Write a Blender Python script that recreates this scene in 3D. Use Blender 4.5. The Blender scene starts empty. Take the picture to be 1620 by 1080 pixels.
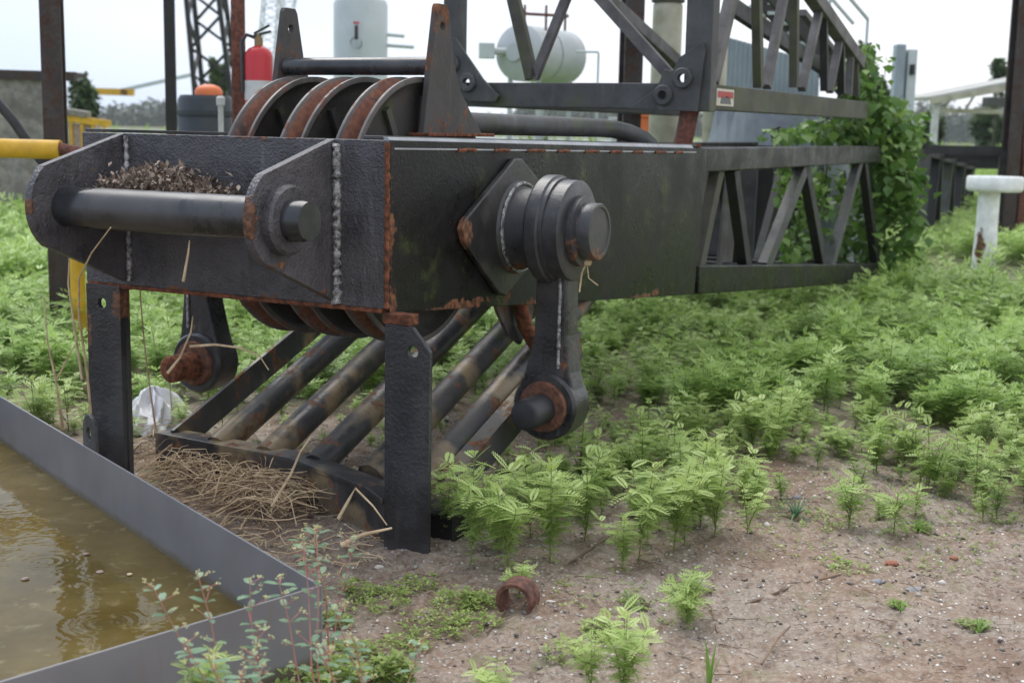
import bpy, bmesh, math, random
import numpy as np
from mathutils import Vector, Matrix
random.seed(7); RNG = np.random.default_rng(11)
S = bpy.context.scene
COL = S.collection
rad = math.radians

# ------------------------------------------------------------------ camera
F_PX, PITCH, ROLL, EYE = 2100.0, rad(9.2), rad(1.15), 1.6
_r0 = np.array([1, 0, 0.]); _u0 = np.array([0, math.sin(PITCH), math.cos(PITCH)]); _f = np.array([0, math.cos(PITCH), -math.sin(PITCH)])
_R = math.cos(ROLL)*_r0 + math.sin(ROLL)*_u0
_U = -math.sin(ROLL)*_r0 + math.cos(ROLL)*_u0
_C = np.array([0, 0, EYE])
cd = bpy.data.cameras.new('camera'); cam = bpy.data.objects.new('camera', cd); COL.objects.link(cam)
cd.sensor_width = 36; cd.lens = 36*F_PX/1620; cd.clip_start = .05; cd.clip_end = 3000
cd.dof.use_dof = True; cd.dof.focus_distance = 4.9; cd.dof.aperture_fstop = 3.4
cam.matrix_world = Matrix(((_R[0], _U[0], -_f[0], 0), (_R[1], _U[1], -_f[1], 0), (_R[2], _U[2], -_f[2], EYE), (0, 0, 0, 1)))
S.camera = cam

# ------------------------------------------------------------------ sky and light
W = bpy.data.worlds.new('World'); S.world = W; W.use_nodes = True
nt = W.node_tree; nt.nodes.clear()
SUN_EL, SUN_AZ = rad(58), rad(-25)           # azimuth from +Y towards +X
out = nt.nodes.new('ShaderNodeOutputWorld'); bg = nt.nodes.new('ShaderNodeBackground')
sky = nt.nodes.new('ShaderNodeTexSky'); sky.sky_type = 'NISHITA'; sky.sun_disc = False
sky.sun_elevation = SUN_EL; sky.sun_rotation = SUN_AZ; sky.air_density = 1.0; sky.dust_density = 3.0
tc = nt.nodes.new('ShaderNodeTexCoord'); mp = nt.nodes.new('ShaderNodeMapping'); mp.inputs['Scale'].default_value = (1, 1, 3)
nz = nt.nodes.new('ShaderNodeTexNoise'); nz.inputs['Scale'].default_value = 1.6; nz.inputs['Detail'].default_value = 4
cr = nt.nodes.new('ShaderNodeValToRGB'); cr.color_ramp.elements[0].position = .35; cr.color_ramp.elements[0].color = (5.2, 6.1, 7.6, 1)
cr.color_ramp.elements[1].position = .66; cr.color_ramp.elements[1].color = (7.6, 7.85, 8.2, 1)
mx = nt.nodes.new('ShaderNodeMix'); mx.data_type = 'RGBA'; mx.inputs[0].default_value = .88
nt.links.new(tc.outputs['Generated'], mp.inputs[0]); nt.links.new(mp.outputs[0], nz.inputs[0]); 
sx_ = nt.nodes.new('ShaderNodeSeparateXYZ'); nt.links.new(tc.outputs['Generated'], sx_.inputs[0])
ma = nt.nodes.new('ShaderNodeMath'); ma.operation = 'MULTIPLY_ADD'; nt.links.new(sx_.outputs[0], ma.inputs[0]); ma.inputs[1].default_value = .38; nt.links.new(nz.outputs[0], ma.inputs[2]); nt.links.new(ma.outputs[0], cr.inputs[0])
nt.links.new(sky.outputs[0], mx.inputs[6]); nt.links.new(cr.outputs[0], mx.inputs[7])
nt.links.new(mx.outputs[2], bg.inputs[0]); bg.inputs[1].default_value = .1
nt.links.new(bg.outputs[0], out.inputs[0])
sl = bpy.data.lights.new('sun', 'SUN'); sl.energy = 1.5; sl.angle = rad(45); sl.color = (1, .96, .9)
so = bpy.data.objects.new('sun', sl); COL.objects.link(so)
so.rotation_euler = Vector((-math.sin(SUN_AZ)*math.cos(SUN_EL), -math.cos(SUN_AZ)*math.cos(SUN_EL), -math.sin(SUN_EL))).to_track_quat('-Z', 'Y').to_euler()
so.location = (0, 0, 30)
S.view_settings.view_transform = 'Standard'; S.view_settings.look = 'None'; S.view_settings.gamma = 1
S.view_settings.exposure = .74
S.cycles.max_bounces = 6; S.cycles.transparent_max_bounces = 8

# ------------------------------------------------------------------ survey helpers: a sight line onto a known plane gives the point
def ray(x, y): return (x-810)/F_PX*_R - (y-540)/F_PX*_U + _f
def atY(x, y, Y): d = ray(x, y); return Vector(_C + d*(Y/d[1]))
def onz(x, y, z): d = ray(x, y); return Vector(_C + d*((z-EYE)/d[2]))
def pr(P):
    d = np.array(P)-_C; z = d@_f; return (810+F_PX*(d@_R)/z, 540-F_PX*(d@_U)/z)
ANG = rad(-27)
_ex = np.array([math.cos(ANG), math.sin(ANG), 0]); _ey = np.array([-math.sin(ANG), math.cos(ANG), 0]); _ez = np.array([0, 0, 1.])
BO = np.array([-.460, 4.9, 0])
def B(px, py, x=None, y=None, z=None):       # boom coordinates: x out to the right side, y along the boom, z up
    d0 = _C-BO; c = np.array([d0@_ex, d0@_ey, d0@_ez]); d = ray(px, py); dl = np.array([d@_ex, d@_ey, d@_ez])
    for i, v in enumerate((x, y, z)):
        if v is not None: return Vector(c+dl*((v-c[i])/dl[i]))
def BW(p): return Vector(BO + p[0]*_ex + p[1]*_ey + p[2]*_ez)

# ------------------------------------------------------------------ mesh collector
class MB:
    def __init__(s): s.v = []; s.f = []; s.sm = []
    def add(s, vs, fs, smooth=False):
        n = len(s.v); s.v += [tuple(v) for v in vs]; s.f += [tuple(i+n for i in f) for f in fs]; s.sm += [smooth]*len(fs); return s
    def box(s, lo, hi):
        x0, y0, z0 = lo; x1, y1, z1 = hi
        return s.add([(x0,y0,z0),(x1,y0,z0),(x1,y1,z0),(x0,y1,z0),(x0,y0,z1),(x1,y0,z1),(x1,y1,z1),(x0,y1,z1)],
                     [(0,3,2,1),(4,5,6,7),(0,1,5,4),(1,2,6,5),(2,3,7,6),(3,0,4,7)])
    def bar(s, p, q, w, h=None, up=(0, 0, 1), w2=None, h2=None):      # rectangular bar from p to q; w across, h along up
        h = h or w; w2 = w2 or w; h2 = h2 or h
        p = Vector(p); q = Vector(q); d = (q-p).normalized(); u = Vector(up)
        if abs(d.dot(u)) > .98: u = Vector((0, 1, 0)) if abs(d.y) < .9 else Vector((1, 0, 0))
        r = d.cross(u).normalized(); u = r.cross(d)
        vs = []
        for c, a, b in ((p, w, h), (q, w2, h2)):
            for i, j in ((-1,-1),(1,-1),(1,1),(-1,1)): vs.append(c + r*i*a/2 + u*j*b/2)
        return s.add(vs, [(0,1,2,3),(7,6,5,4),(0,4,5,1),(1,5,6,2),(2,6,7,3),(3,7,4,0)])
    def tube(s, pts, r, seg=12, caps=True, rs=None):
        pts = [Vector(p) for p in pts]; n = len(pts); vs = []; fs = []
        prev = None
        for i, p in enumerate(pts):
            d = (pts[min(i+1, n-1)]-pts[max(i-1, 0)]).normalized()
            if prev is None:
                a = Vector((0, 0, 1)) if abs(d.z) < .9 else Vector((1, 0, 0)); prev = d.cross(a).normalized()
            prev = (prev - d*prev.dot(d)).normalized(); b = d.cross(prev)
            rr = rs[i] if rs else r
            for k in range(seg):
                t = 2*math.pi*k/seg; vs.append(p + prev*math.cos(t)*rr + b*math.sin(t)*rr)
        for i in range(n-1):
            for k in range(seg):
                fs.append((i*seg+k, i*seg+(k+1) % seg, (i+1)*seg+(k+1) % seg, (i+1)*seg+k))
        s.add(vs, fs, True)
        if caps:
            s.add(vs[:seg], [tuple(reversed(range(seg)))]); s.add(vs[-seg:], [tuple(range(seg))])
        return s
    def lathe(s, prof, org, axis, seg=40, smooth=True, wob=0):     # prof: list of (distance along axis, radius)
        org = Vector(org); a = Vector(axis).normalized(); t = Vector((0, 0, 1)) if abs(a.z) < .9 else Vector((1, 0, 0))
        u = a.cross(t).normalized(); v = a.cross(u)
        n0 = None
        for (h0, r0), (h1, r1) in zip(prof, prof[1:]):
            vs = []
            for h, r in ((h0, r0), (h1, r1)):
                for k in range(seg):
                    th = 2*math.pi*k/seg; vs.append(org + a*h + u*math.cos(th)*r + v*math.sin(th)*r)
            s.add(vs, [(k, (k+1) % seg, seg+(k+1) % seg, seg+k) for k in range(seg)], smooth)
        return s
    def prism(s, outline, fn, t0, t1, hole=None, seg=16):            # outline in 2D; fn(u, v, t) -> 3D
        n = len(outline)
        bm = bmesh.new()
        def ring(pts, t): return [bm.verts.new(fn(u, v, t)) for u, v in pts]
        for t in (t0, t1):
            loops = [outline] + (hole or [])
            es = []
            for L in loops:
                R = ring(L, t)
                for a, b in zip(R, R[1:]+R[:1]): es.append(bm.edges.new((a, b)))
            bmesh.ops.triangle_fill(bm, use_beauty=True, edges=es)
        bm.verts.ensure_lookup_table(); bm.verts.index_update()
        for f in bm.faces: s.f.append(tuple(v.index+len(s.v) for v in f.verts)); s.sm.append(False)
        base = len(s.v); s.v += [tuple(v.co) for v in bm.verts]; bm.free()
        tot = sum(len(L) for L in [outline]+(hole or [])); o = 0
        for L in [outline]+(hole or []):
            m = len(L)
            for i in range(m):
                a, b = o+i, o+(i+1) % m
                s.f.append((base+a, base+b, base+tot+b, base+tot+a)); s.sm.append(False)
            o += m
        return s
    def build(s, name, mat, parent=None, bevel=0, recalc=True):
        me = bpy.data.meshes.new(name); me.from_pydata(s.v, [], s.f)
        me.polygons.foreach_set('use_smooth', s.sm); me.materials.append(mat)
        if recalc:
            bm = bmesh.new(); bm.from_mesh(me); bmesh.ops.remove_doubles(bm, verts=bm.verts, dist=1e-5)
            bmesh.ops.recalc_face_normals(bm, faces=bm.faces); bm.to_mesh(me); bm.free()
        me.update()
        if any(s.sm): me.set_sharp_from_angle(angle=rad(38))
        o = bpy.data.objects.new(name, me); COL.objects.link(o)
        if parent: o.parent = parent
        if bevel:
            m = o.modifiers.new('b', 'BEVEL'); m.width = bevel; m.segments = 2; m.limit_method = 'ANGLE'; m.angle_limit = rad(40)
        return o
def circ(u, v, r, n=20): return [(u+r*math.cos(2*math.pi*k/n), v+r*math.sin(2*math.pi*k/n)) for k in range(n)]
def tag(o, label=None, cat=None, group=None, kind=None):
    if label: o['label'] = label
    if cat: o['category'] = cat
    if group: o['group'] = group
    if kind: o['kind'] = kind
    return o
def thing(name, label, cat, loc=(0, 0, 0), rz=0, group=None):
    o = bpy.data.objects.new(name, None); COL.objects.link(o); o.empty_display_size = .2
    o.location = loc; o.rotation_euler = (0, 0, rz); return tag(o, label, cat, group)
def np_mesh(name, V, Q, mat, tone=None, parent=None, smooth=False):
    me = bpy.data.meshes.new(name); n = len(V); m, k = Q.shape
    me.vertices.add(n); me.vertices.foreach_set('co', V.astype(np.float32).ravel())
    me.loops.add(m*k); me.polygons.add(m)
    me.loops.foreach_set('vertex_index', Q.astype(np.int32).ravel())
    me.polygons.foreach_set('loop_start', np.arange(0, m*k, k, dtype=np.int32))
    me.materials.append(mat)
    if smooth: me.polygons.foreach_set('use_smooth', np.ones(m, bool))
    me.update(calc_edges=True)
    if tone is not None:
        a = me.attributes.new('tone', 'FLOAT', 'POINT'); a.data.foreach_set('value', tone.astype(np.float32))
    o = bpy.data.objects.new(name, me); COL.objects.link(o)
    if parent: o.parent = parent
    return o

# ------------------------------------------------------------------ materials
class NT:
    def __init__(s, name):
        s.m = bpy.data.materials.new(name); s.m.use_nodes = True; s.t = s.m.node_tree; s.b = s.t.nodes['Principled BSDF']; s.o = s.t.nodes['Material Output']
    def n(s, ty, **k):
        x = s.t.nodes.new(ty)
        for a, v in k.items(): setattr(x, a, v)
        return x
    def l(s, a, b): s.t.links.new(a, b)
    def val(s, x, inp):
        if hasattr(x, 'links') or isinstance(x, bpy.types.NodeSocket): s.l(x, inp)
        else: inp.default_value = x
    def math(s, op, a, b=0., clamp=False):
        x = s.n('ShaderNodeMath', operation=op, use_clamp=clamp); s.val(a, x.inputs[0]); s.val(b, x.inputs[1]); return x.outputs[0]
    def mix(s, f, a, b):
        x = s.n('ShaderNodeMix', data_type='RGBA'); s.val(f, x.inputs[0])
        for v, i in ((a, 6), (b, 7)):
            if isinstance(v, tuple): x.inputs[i].default_value = (*v[:3], 1)
            else: s.l(v, x.inputs[i])
        return x.outputs[2]
    def coord(s, kind='Object', scale=None):
        c = s.n('ShaderNodeTexCoord').outputs[kind]
        if scale:
            m = s.n('ShaderNodeMapping'); m.inputs['Scale'].default_value = scale; s.l(c, m.inputs[0]); return m.outputs[0]
        return c
    def noise(s, co, sc, det=4, rough=.55):
        x = s.n('ShaderNodeTexNoise'); x.inputs['Scale'].default_value = sc; x.inputs['Detail'].default_value = det; x.inputs['Roughness'].default_value = rough
        s.l(co, x.inputs[0]); return x.outputs[0]
    def ramp(s, x, lo, hi):
        m = s.n('ShaderNodeMapRange', interpolation_type='SMOOTHSTEP'); s.val(x, m.inputs[0]); m.inputs[1].default_value = lo; m.inputs[2].default_value = hi; return m.outputs[0]
    def bump(s, h, st, dist=.01, nrm=None):
        x = s.n('ShaderNodeBump'); x.inputs['Strength'].default_value = st; x.inputs['Distance'].default_value = dist; s.l(h, x.inputs['Height'])
        if nrm: s.l(nrm, x.inputs['Normal'])
        return x.outputs[0]
def steel(name, base=(.028, .028, .032), rust=0.0, rough=.42, bump=.35, bscale=90, zones=(), moss=0., wetter=0., rustcol=((.075, .036, .022), (.24, .105, .05)), paint2=None, streak=True, pale=.12, specks=0., spec=.5, bd=.006):
    k = NT(name); co = k.coord(); A = k.noise(co, 7, 6, .62); Bn = k.noise(co, 34, 5, .6)
    st = k.noise(k.coord(scale=(14, 14, 1.6)), 1.6, 5, .6)
    p = k.math('ADD', k.math('MULTIPLY', A, .62), k.math('MULTIPLY', Bn, .26)); p = k.math('ADD', p, k.math('MULTIPLY', st, .22 if streak else .1))
    z = None
    for (cx, cy, cz, rx, ry, rz, s_) in zones:
        m = k.n('ShaderNodeMapping'); m.inputs['Location'].default_value = (-cx/rx, -cy/ry, -cz/rz); m.inputs['Scale'].default_value = (1/rx, 1/ry, 1/rz); k.l(co, m.inputs[0])
        ln = k.n('ShaderNodeVectorMath', operation='LENGTH'); k.l(m.outputs[0], ln.inputs[0])
        q = k.math('MULTIPLY', k.math('SUBTRACT', 1., ln.outputs['Value'], True), s_)
        z = q if z is None else k.math('MAXIMUM', z, q)
    thr = .78-rust*.42
    if z is not None: p = k.math('ADD', p, z)
    f = k.ramp(p, thr-.02, thr+.045)
    if specks:
        sp = k.noise(co, 120, 2, .5); gate = k.ramp(k.noise(co, 3.1, 3), .5, .62)
        f = k.math('MAXIMUM', f, k.math('MULTIPLY', k.math('MULTIPLY', k.ramp(sp, .66, .72), gate), specks))
    rc = k.mix(k.ramp(Bn, .35, .68), rustcol[0], rustcol[1])
    big = k.noise(co, 2.1, 6, .7); d = tuple(c*(.6 if max(base) < .3 else .9) for c in base); pc = k.mix(k.ramp(A, .3, .7), d, tuple(c*1.25 for c in base))
    if paint2: pc = k.mix(k.ramp(k.noise(co, 3.2, 4), .5, .62), pc, paint2)
    pc = k.mix(k.math('MULTIPLY', k.ramp(st, .55, .8), pale), pc, (.28, .27, .27))
    if moss: pc = k.mix(k.math('MULTIPLY', k.ramp(k.noise(co, 5, 5, .65), .62-moss*.35, .72), .8), pc, (.06, .075, .018))
    pc = k.mix(k.math('MULTIPLY', k.ramp(big, .48, .62), .5), pc, (.022, .021, .018) if max(base) < .03 else ((.09, .083, .08) if max(base) < .3 else tuple(c*.85 for c in base))); k.l(k.mix(f, pc, rc), k.b.inputs['Base Color'])
    ro = k.math('ADD', k.math('ADD', k.math('MULTIPLY', f, .35), k.math('MULTIPLY', k.ramp(big, .42, .62), .22)), k.math('ADD', k.math('MULTIPLY', A, .22), rough-.11)); k.l(ro, k.b.inputs['Roughness']); k.b.inputs['Specular IOR Level'].default_value = spec
    fine = k.noise(co, bscale, 3, .6); h = k.math('ADD', k.math('MULTIPLY', fine, .5), k.math('MULTIPLY', Bn, .5)); h = k.math('ADD', h, k.math('MULTIPLY', f, .25))
    k.l(k.bump(h, bump, bd), k.b.inputs['Normal'])
    return k.m
def plain(name, c1, c2=None, rough=.6, sc=8, bump=0., metal=0., bs=None):
    k = NT(name); co = k.coord()
    if c2: k.l(k.mix(k.ramp(k.noise(co, sc, 5, .6), .32, .68), c1, c2), k.b.inputs['Base Color'])
    else: k.b.inputs['Base Color'].default_value = (*c1, 1)
    k.b.inputs['Roughness'].default_value = rough; k.b.inputs['Metallic'].default_value = metal
    if bump: k.l(k.bump(k.noise(co, bs or sc*5, 4), bump, .01), k.b.inputs['Normal'])
    return k.m
def leafmat(name, c0, c1, c2=None, trans=.35, rough=.45):
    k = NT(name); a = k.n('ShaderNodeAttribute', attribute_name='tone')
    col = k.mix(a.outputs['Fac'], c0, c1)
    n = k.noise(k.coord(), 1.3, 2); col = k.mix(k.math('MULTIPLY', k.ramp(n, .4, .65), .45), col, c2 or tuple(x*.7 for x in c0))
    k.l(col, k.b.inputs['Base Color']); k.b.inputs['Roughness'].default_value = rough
    t = k.n('ShaderNodeBsdfTranslucent'); k.l(col, t.inputs[0]); m = k.n('ShaderNodeMixShader'); m.inputs[0].default_value = trans
    k.l(k.b.outputs[0], m.inputs[1]); k.l(t.outputs[0], m.inputs[2]); k.l(m.outputs[0], k.o.inputs[0])
    return k.m

M = {}
M['front'] = steel('black_painted_steel', (.075, .071, .078), .12, .26, 1.0, 95, zones=[(-.7, 0, 1.56, .9, .3, .05, .24), (-.75, 0, .92, 1.2, .2, .04, .24), (-1.0, 0, 1.28, .45, .1, .1, .12), (0, 0, 1.2, .02, .2, .5, .2)], pale=.3, bd=.016)
M['side'] = steel('side_plate_steel', (.008, .0075, .008), .1, .27, .5, 80, zones=[(0, .01, 1.15, .2, .055, .55, .27), (0, .03, .93, .2, .08, .1, .34), (0, .5, .87, .3, .75, .05, .32), (0, 1.2, .81, .3, .6, .045, .25), (0, 2.5, .7, .3, 1.2, .05, .25), (0, .95, .93, .2, .12, .15, .35)], moss=.22, pale=.03, specks=1., spec=.2)
M['lug'] = steel('lug_steel', (.08, .074, .081), .12, .27, 1.0, 95, zones=[(-.24, -.52, 1.28, .08, .06, .13, .42), (-.24, -.37, 1.1, .1, .12, .05, .25), (-1.27, -.53, 1.27, .06, .04, .08, .34), (-.24, -.12, .97, .05, .14, .04, .25)], pale=.25, bd=.014)
M['pin'] = steel('pin_steel', (.035, .036, .04), .06, .16, .15, 60, zones=[(-.3, -.37, 1.2, .07, .1, .05, .3), (-.1, -.37, 1.18, .05, .1, .05, .35)], pale=.08)
M['boss'] = steel('boss_steel', (.045, .045, .05), .2, .28, .4, 70, zones=[(.34, .98, 1.16, .045, .3, .3, .32), (.1, .98, .99, .14, .2, .05, .45), (.42, .98, 1.05, .05, .2, .1, .25)], pale=.2)
M['link'] = steel('link_steel', (.03, .029, .031), .18, .22, .5, 60, zones=[(.3, .9, .7, .05, .2, .5, .16)], pale=.25)
M['edge_glint'] = steel('edge_glint_steel', (.30, .31, .33), .15, .25, .5, 60, pale=.4)  # pale base colour paints in the sky reflection along the top edge
M['rusty'] = steel('rusty_steel', (.05, .045, .045), .95, .62, .5, 60, rustcol=((.07, .028, .015), (.25, .085, .04)), pale=.1)
M['doubler'] = steel('doubler_plate_steel', (.03, .028, .028), .2, .3, .5, 80, zones=[(0, .52, 1.15, .1, .08, .12, .4)], pale=.15, spec=.5)
M['washer'] = steel('washer_steel', (.06, .05, .048), .85, .5, .4, 60, rustcol=((.09, .04, .028), (.22, .10, .06)), pale=.15)
M['bracket'] = steel('bracket_steel', (.045, .038, .036), .42, .5, .5, 70, rustcol=((.06, .03, .02), (.2, .09, .045)), pale=.2)
M['leg'] = steel('leg_steel', (.03, .029, .032), .14, .3, 1.0, 85, zones=[(-1.3, 0, .84, .07, .2, .1, .45), (-1.48, 0, .72, .03, .1, .2, .4)], pale=.1, specks=.5)
M['bar'] = steel('cage_bar_steel', (.04, .04, .044), .40, .38, .4, 50, moss=.1, paint2=(.24, .18, .10), rustcol=((.07, .035, .02), (.23, .1, .045)), pale=.15)
M['weld'] = plain('weld_bead', (.08, .075, .075), (.55, .54, .54), .24, 45, .6, .7)
M['groove'] = steel('sheave_groove_rust', (.12, .09, .085), .75, .5, .15, 40, rustcol=((.15, .07, .052), (.26, .115, .07)), pale=.2)
M['sheave'] = steel('sheave_flank_steel', (.035, .032, .03), .35, .5, .4, 50, moss=.3, rustcol=((.05, .03, .02), (.13, .065, .035)), pale=.15)
M['rim'] = steel('sheave_rim_steel', (.12, .105, .10), .45, .45, .2, 50, rustcol=((.10, .05, .04), (.2, .1, .07)), pale=.3)
M['lattice'] = steel('lattice_grey_steel', (.06, .062, .062), .15, .5, .3, 40, moss=.3, pale=.25)
M['plate_mauve'] = steel('plate_faded_steel', (.075, .07, .08), .1, .6, .3, 30, pale=.3)
M['lattice_olive'] = steel('lattice_mossy_steel', (.065, .06, .045), .2, .6, .3, 40, moss=.7, pale=.25)
M['lattice_mauve'] = steel('lattice_faded_steel', (.12, .112, .112), .12, .6, .2, 30, moss=.15, pale=.35)
M['lattice_dark'] = steel('lattice_dark_steel', (.015, .014, .015), .15, .5, .3, 40, pale=.1)
M['post_brown'] = steel('brown_post_steel', (.045, .032, .030), .5, .6, .2, 20, rustcol=((.045, .028, .022), (.075, .045, .034)), pale=.06)
M['post_rust'] = steel('rust_post_steel', (.1, .05, .04), .8, .6, .2, 20, rustcol=((.10, .045, .035), (.2, .08, .055)), pale=.2)
k = NT('tray_grey_paint'); co = k.coord(); z_ = k.n('ShaderNodeSeparateXYZ'); k.l(co, z_.inputs[0]); n_ = k.noise(co, 9, 5, .65)
c = k.mix(k.ramp(k.noise(co, 2.2, 5), .35, .65), (.175, .17, .182), (.215, .21, .22)); tide = k.math('SUBTRACT', 1., k.ramp(k.math('ADD', z_.outputs[2], k.math('MULTIPLY', n_, -.05)), .055, .085))
c = k.mix(k.math('MULTIPLY', tide, .75), c, (.13, .105, .06)); c = k.mix(k.math('MULTIPLY', k.ramp(k.noise(k.coord(scale=(9, 9, 1.2)), 3, 5), .58, .72), .35), c, (.2, .16, .12))
k.l(c, k.b.inputs['Base Color']); k.b.inputs['Roughness'].default_value = .42; k.l(k.bump(k.noise(co, 5, 2), .15, .02), k.b.inputs['Normal']); M['tray'] = k.m
M['white'] = plain('white_paint', (.6, .6, .6), (.42, .42, .41), .5, 5, .2)
M['pedestal'] = steel('pedestal_paint', (.8, .8, .78), .0, .5, .2, 30, zones=[(-.1, -.1, .25, .12, .12, .4, .5), (0, -.2, 1.14, .5, .3, .1, .2)], streak=True, pale=.02)
M['red'] = plain('red_enamel', (.55, .02, .03), (.45, .015, .02), .3, 4)
M['yellow'] = steel('yellow_pipe_paint', (.62, .37, .03), .02, .45, .1, 20, paint2=(.55, .36, .05))
M['yellow'] = steel('yellow_pipe_paint', (.6, .34, .02), .0, .45, .1, 20, zones=[(.5, 0, 0, .35, .4, .4, .5)])
M['orange'] = plain('orange_paint', (.7, .16, .04), (.6, .14, .04), .5, 5)
M['tank'] = plain('pale_tank_paint', (.52, .56, .57), (.45, .49, .5), .5, 2)
M['tank_green'] = plain('pale_green_tank_paint', (.48, .50, .51), (.40, .43, .44), .55, 2.5)
M['cream'] = plain('weathered_cream_paint', (.48, .46, .36), (.30, .28, .2), .6, 3, .2)
M['sheetmetal'] = plain('blue_grey_sheet', (.32, .37, .41), (.24, .28, .32), .5, 1.2)
M['container'] = steel('container_faded_paint', (.27, .25, .22), .28, .6, .2, 12, paint2=(.2, .18, .15), rustcol=((.14, .07, .04), (.26, .14, .08)))
M['black_rubber'] = plain('black_rubber', (.02, .02, .022), (.035, .035, .038), .5, 10)
M['darkblue'] = plain('dark_blue_tank', (.018, .024, .032), (.03, .036, .045), .5, 3)
M['brass'] = plain('dull_brass', (.25, .17, .07), None, .45, 8)
M['bark'] = plain('bark', (.09, .07, .05), (.05, .04, .03), .9, 6, .5)
M['stem_green'] = plain('green_stem', (.22, .26, .06), (.15, .2, .05), .6, 20)
M['stem_red'] = plain('red_stem', (.5, .17, .16), (.38, .2, .14), .5, 20)
M['straw'] = plain('dry_straw', (.70, .54, .34), (.42, .30, .18), .7, 14)
M['twig'] = plain('dry_twig', (.25, .17, .11), (.15, .1, .07), .85, 14)
M['rag'] = plain('white_rag', (.88, .87, .88), (.75, .74, .76), .8, 12, .3)
M['debris'] = plain('brown_debris', (.17, .10, .07), (.36, .28, .24), .85, 40)
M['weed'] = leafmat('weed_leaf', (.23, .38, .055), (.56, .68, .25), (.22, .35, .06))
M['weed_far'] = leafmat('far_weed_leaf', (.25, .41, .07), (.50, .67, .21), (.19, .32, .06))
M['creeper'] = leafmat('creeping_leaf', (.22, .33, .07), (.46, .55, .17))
M['spurge'] = leafmat('spurge_leaf', (.17, .30, .18), (.30, .45, .28), (.15, .25, .16))
M['flower'] = leafmat('spurge_flower', (.55, .55, .24), (.72, .70, .42))
M['grassleaf'] = leafmat('grass_blade', (.17, .32, .05), (.28, .44, .12))
M['bluegrass'] = leafmat('blue_grass_blade', (.12, .24, .13), (.2, .34, .2))
M['ivy'] = leafmat('vine_leaf', (.07, .17, .025), (.26, .40, .10), (.04, .11, .02))
M['tree'] = leafmat('tree_leaf', (.045, .085, .03), (.13, .19, .07), (.03, .06, .025), .2)
M['fartree'] = leafmat('far_tree_leaf', (.035, .06, .03), (.085, .12, .055), (.028, .05, .03), .05)
M['river'] = plain('river_water', (.30, .33, .34), (.26, .29, .30), .25, .02, .1)
M['roof'] = plain('shed_roof', (.42, .42, .39), (.30, .30, .27), .6, 1.5)

# ground: bare grey brown dirt with grit
k = NT('dirt'); co = k.coord()
n1 = k.noise(co, 1.3, 6, .6); n2 = k.noise(co, 9, 6, .65); n3 = k.noise(co, 60, 4, .6)
c = k.mix(k.ramp(n1, .38, .62), (.27, .185, .125), (.285, .232, .185)); c = k.mix(k.math('MULTIPLY', k.ramp(n2, .42, .66), .8), c, (.17, .105, .07))
c = k.mix(k.math('MULTIPLY', k.ramp(n3, .4, .7), .45), c, (.5, .44, .39))
c = k.mix(k.math('MULTIPLY', k.ramp(k.noise(co, 26, 5, .7), .52, .66), .65), c, (.10, .072, .055)); c = k.mix(k.math('MULTIPLY', k.ramp(k.noise(co, 4.1, 6, .7), .56, .68), .5), c, (.16, .17, .07))
c = k.mix(k.math('MULTIPLY', k.ramp(k.noise(co, .9, 5, .6), .52, .62), .55), c, (.16, .085, .05))
vo = k.n('ShaderNodeTexVoronoi'); vo.inputs['Scale'].default_value = 55; k.l(co, vo.inputs[0])
sep = k.n('ShaderNodeSeparateColor'); k.l(vo.outputs['Color'], sep.inputs[0])
peb = k.math('MULTIPLY', k.ramp(sep.outputs[0], .80, .84), k.math('SUBTRACT', 1., k.ramp(vo.outputs['Distance'], .25, .45)))
pc = k.mix(sep.outputs[1], (.36, .32, .28), (.75, .7, .64)); c = k.mix(peb, c, pc)
gl = k.n('ShaderNodeSeparateXYZ'); k.l(co, gl.inputs[0]); gm = k.ramp(gl.outputs[1], 6.0, 11.0)
c = k.mix(k.math('MULTIPLY', k.math('MAXIMUM', gm, k.math('MULTIPLY', k.ramp(k.noise(co, 2.3, 5, .65), .55, .7), .6)), .8), c, (.13, .16, .06))
k.l(c, k.b.inputs['Base Color']); k.b.inputs['Roughness'].default_value = .8
k.l(k.bump(k.math('ADD', k.math('ADD', k.math('MULTIPLY', n3, .4), n2), k.math('MULTIPLY', peb, .35)), .9, .02), k.b.inputs['Normal']); M['dirt'] = k.m
k = NT('murky_water'); co = k.coord(); c = k.mix(k.ramp(k.noise(co, 3.5, 5, .6), .35, .7), (.095, .066, .017), (.135, .10, .034))
c = k.mix(k.math('MULTIPLY', k.ramp(k.noise(co, 11, 6, .7), .56, .66), .55), c, (.25, .21, .11)); c = k.mix(k.math('MULTIPLY', k.ramp(k.noise(co, 2.4, 5, .6), .5, .7), .5), c, (.06, .05, .018))
k.l(c, k.b.inputs['Base Color']); k.b.inputs['Roughness'].default_value = .05; k.b.inputs['IOR'].default_value = 1.2; k.l(k.bump(k.noise(co, 14, 2), .12, .01), k.b.inputs['Normal']); M['murk'] = k.m

exec_order = []

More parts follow.
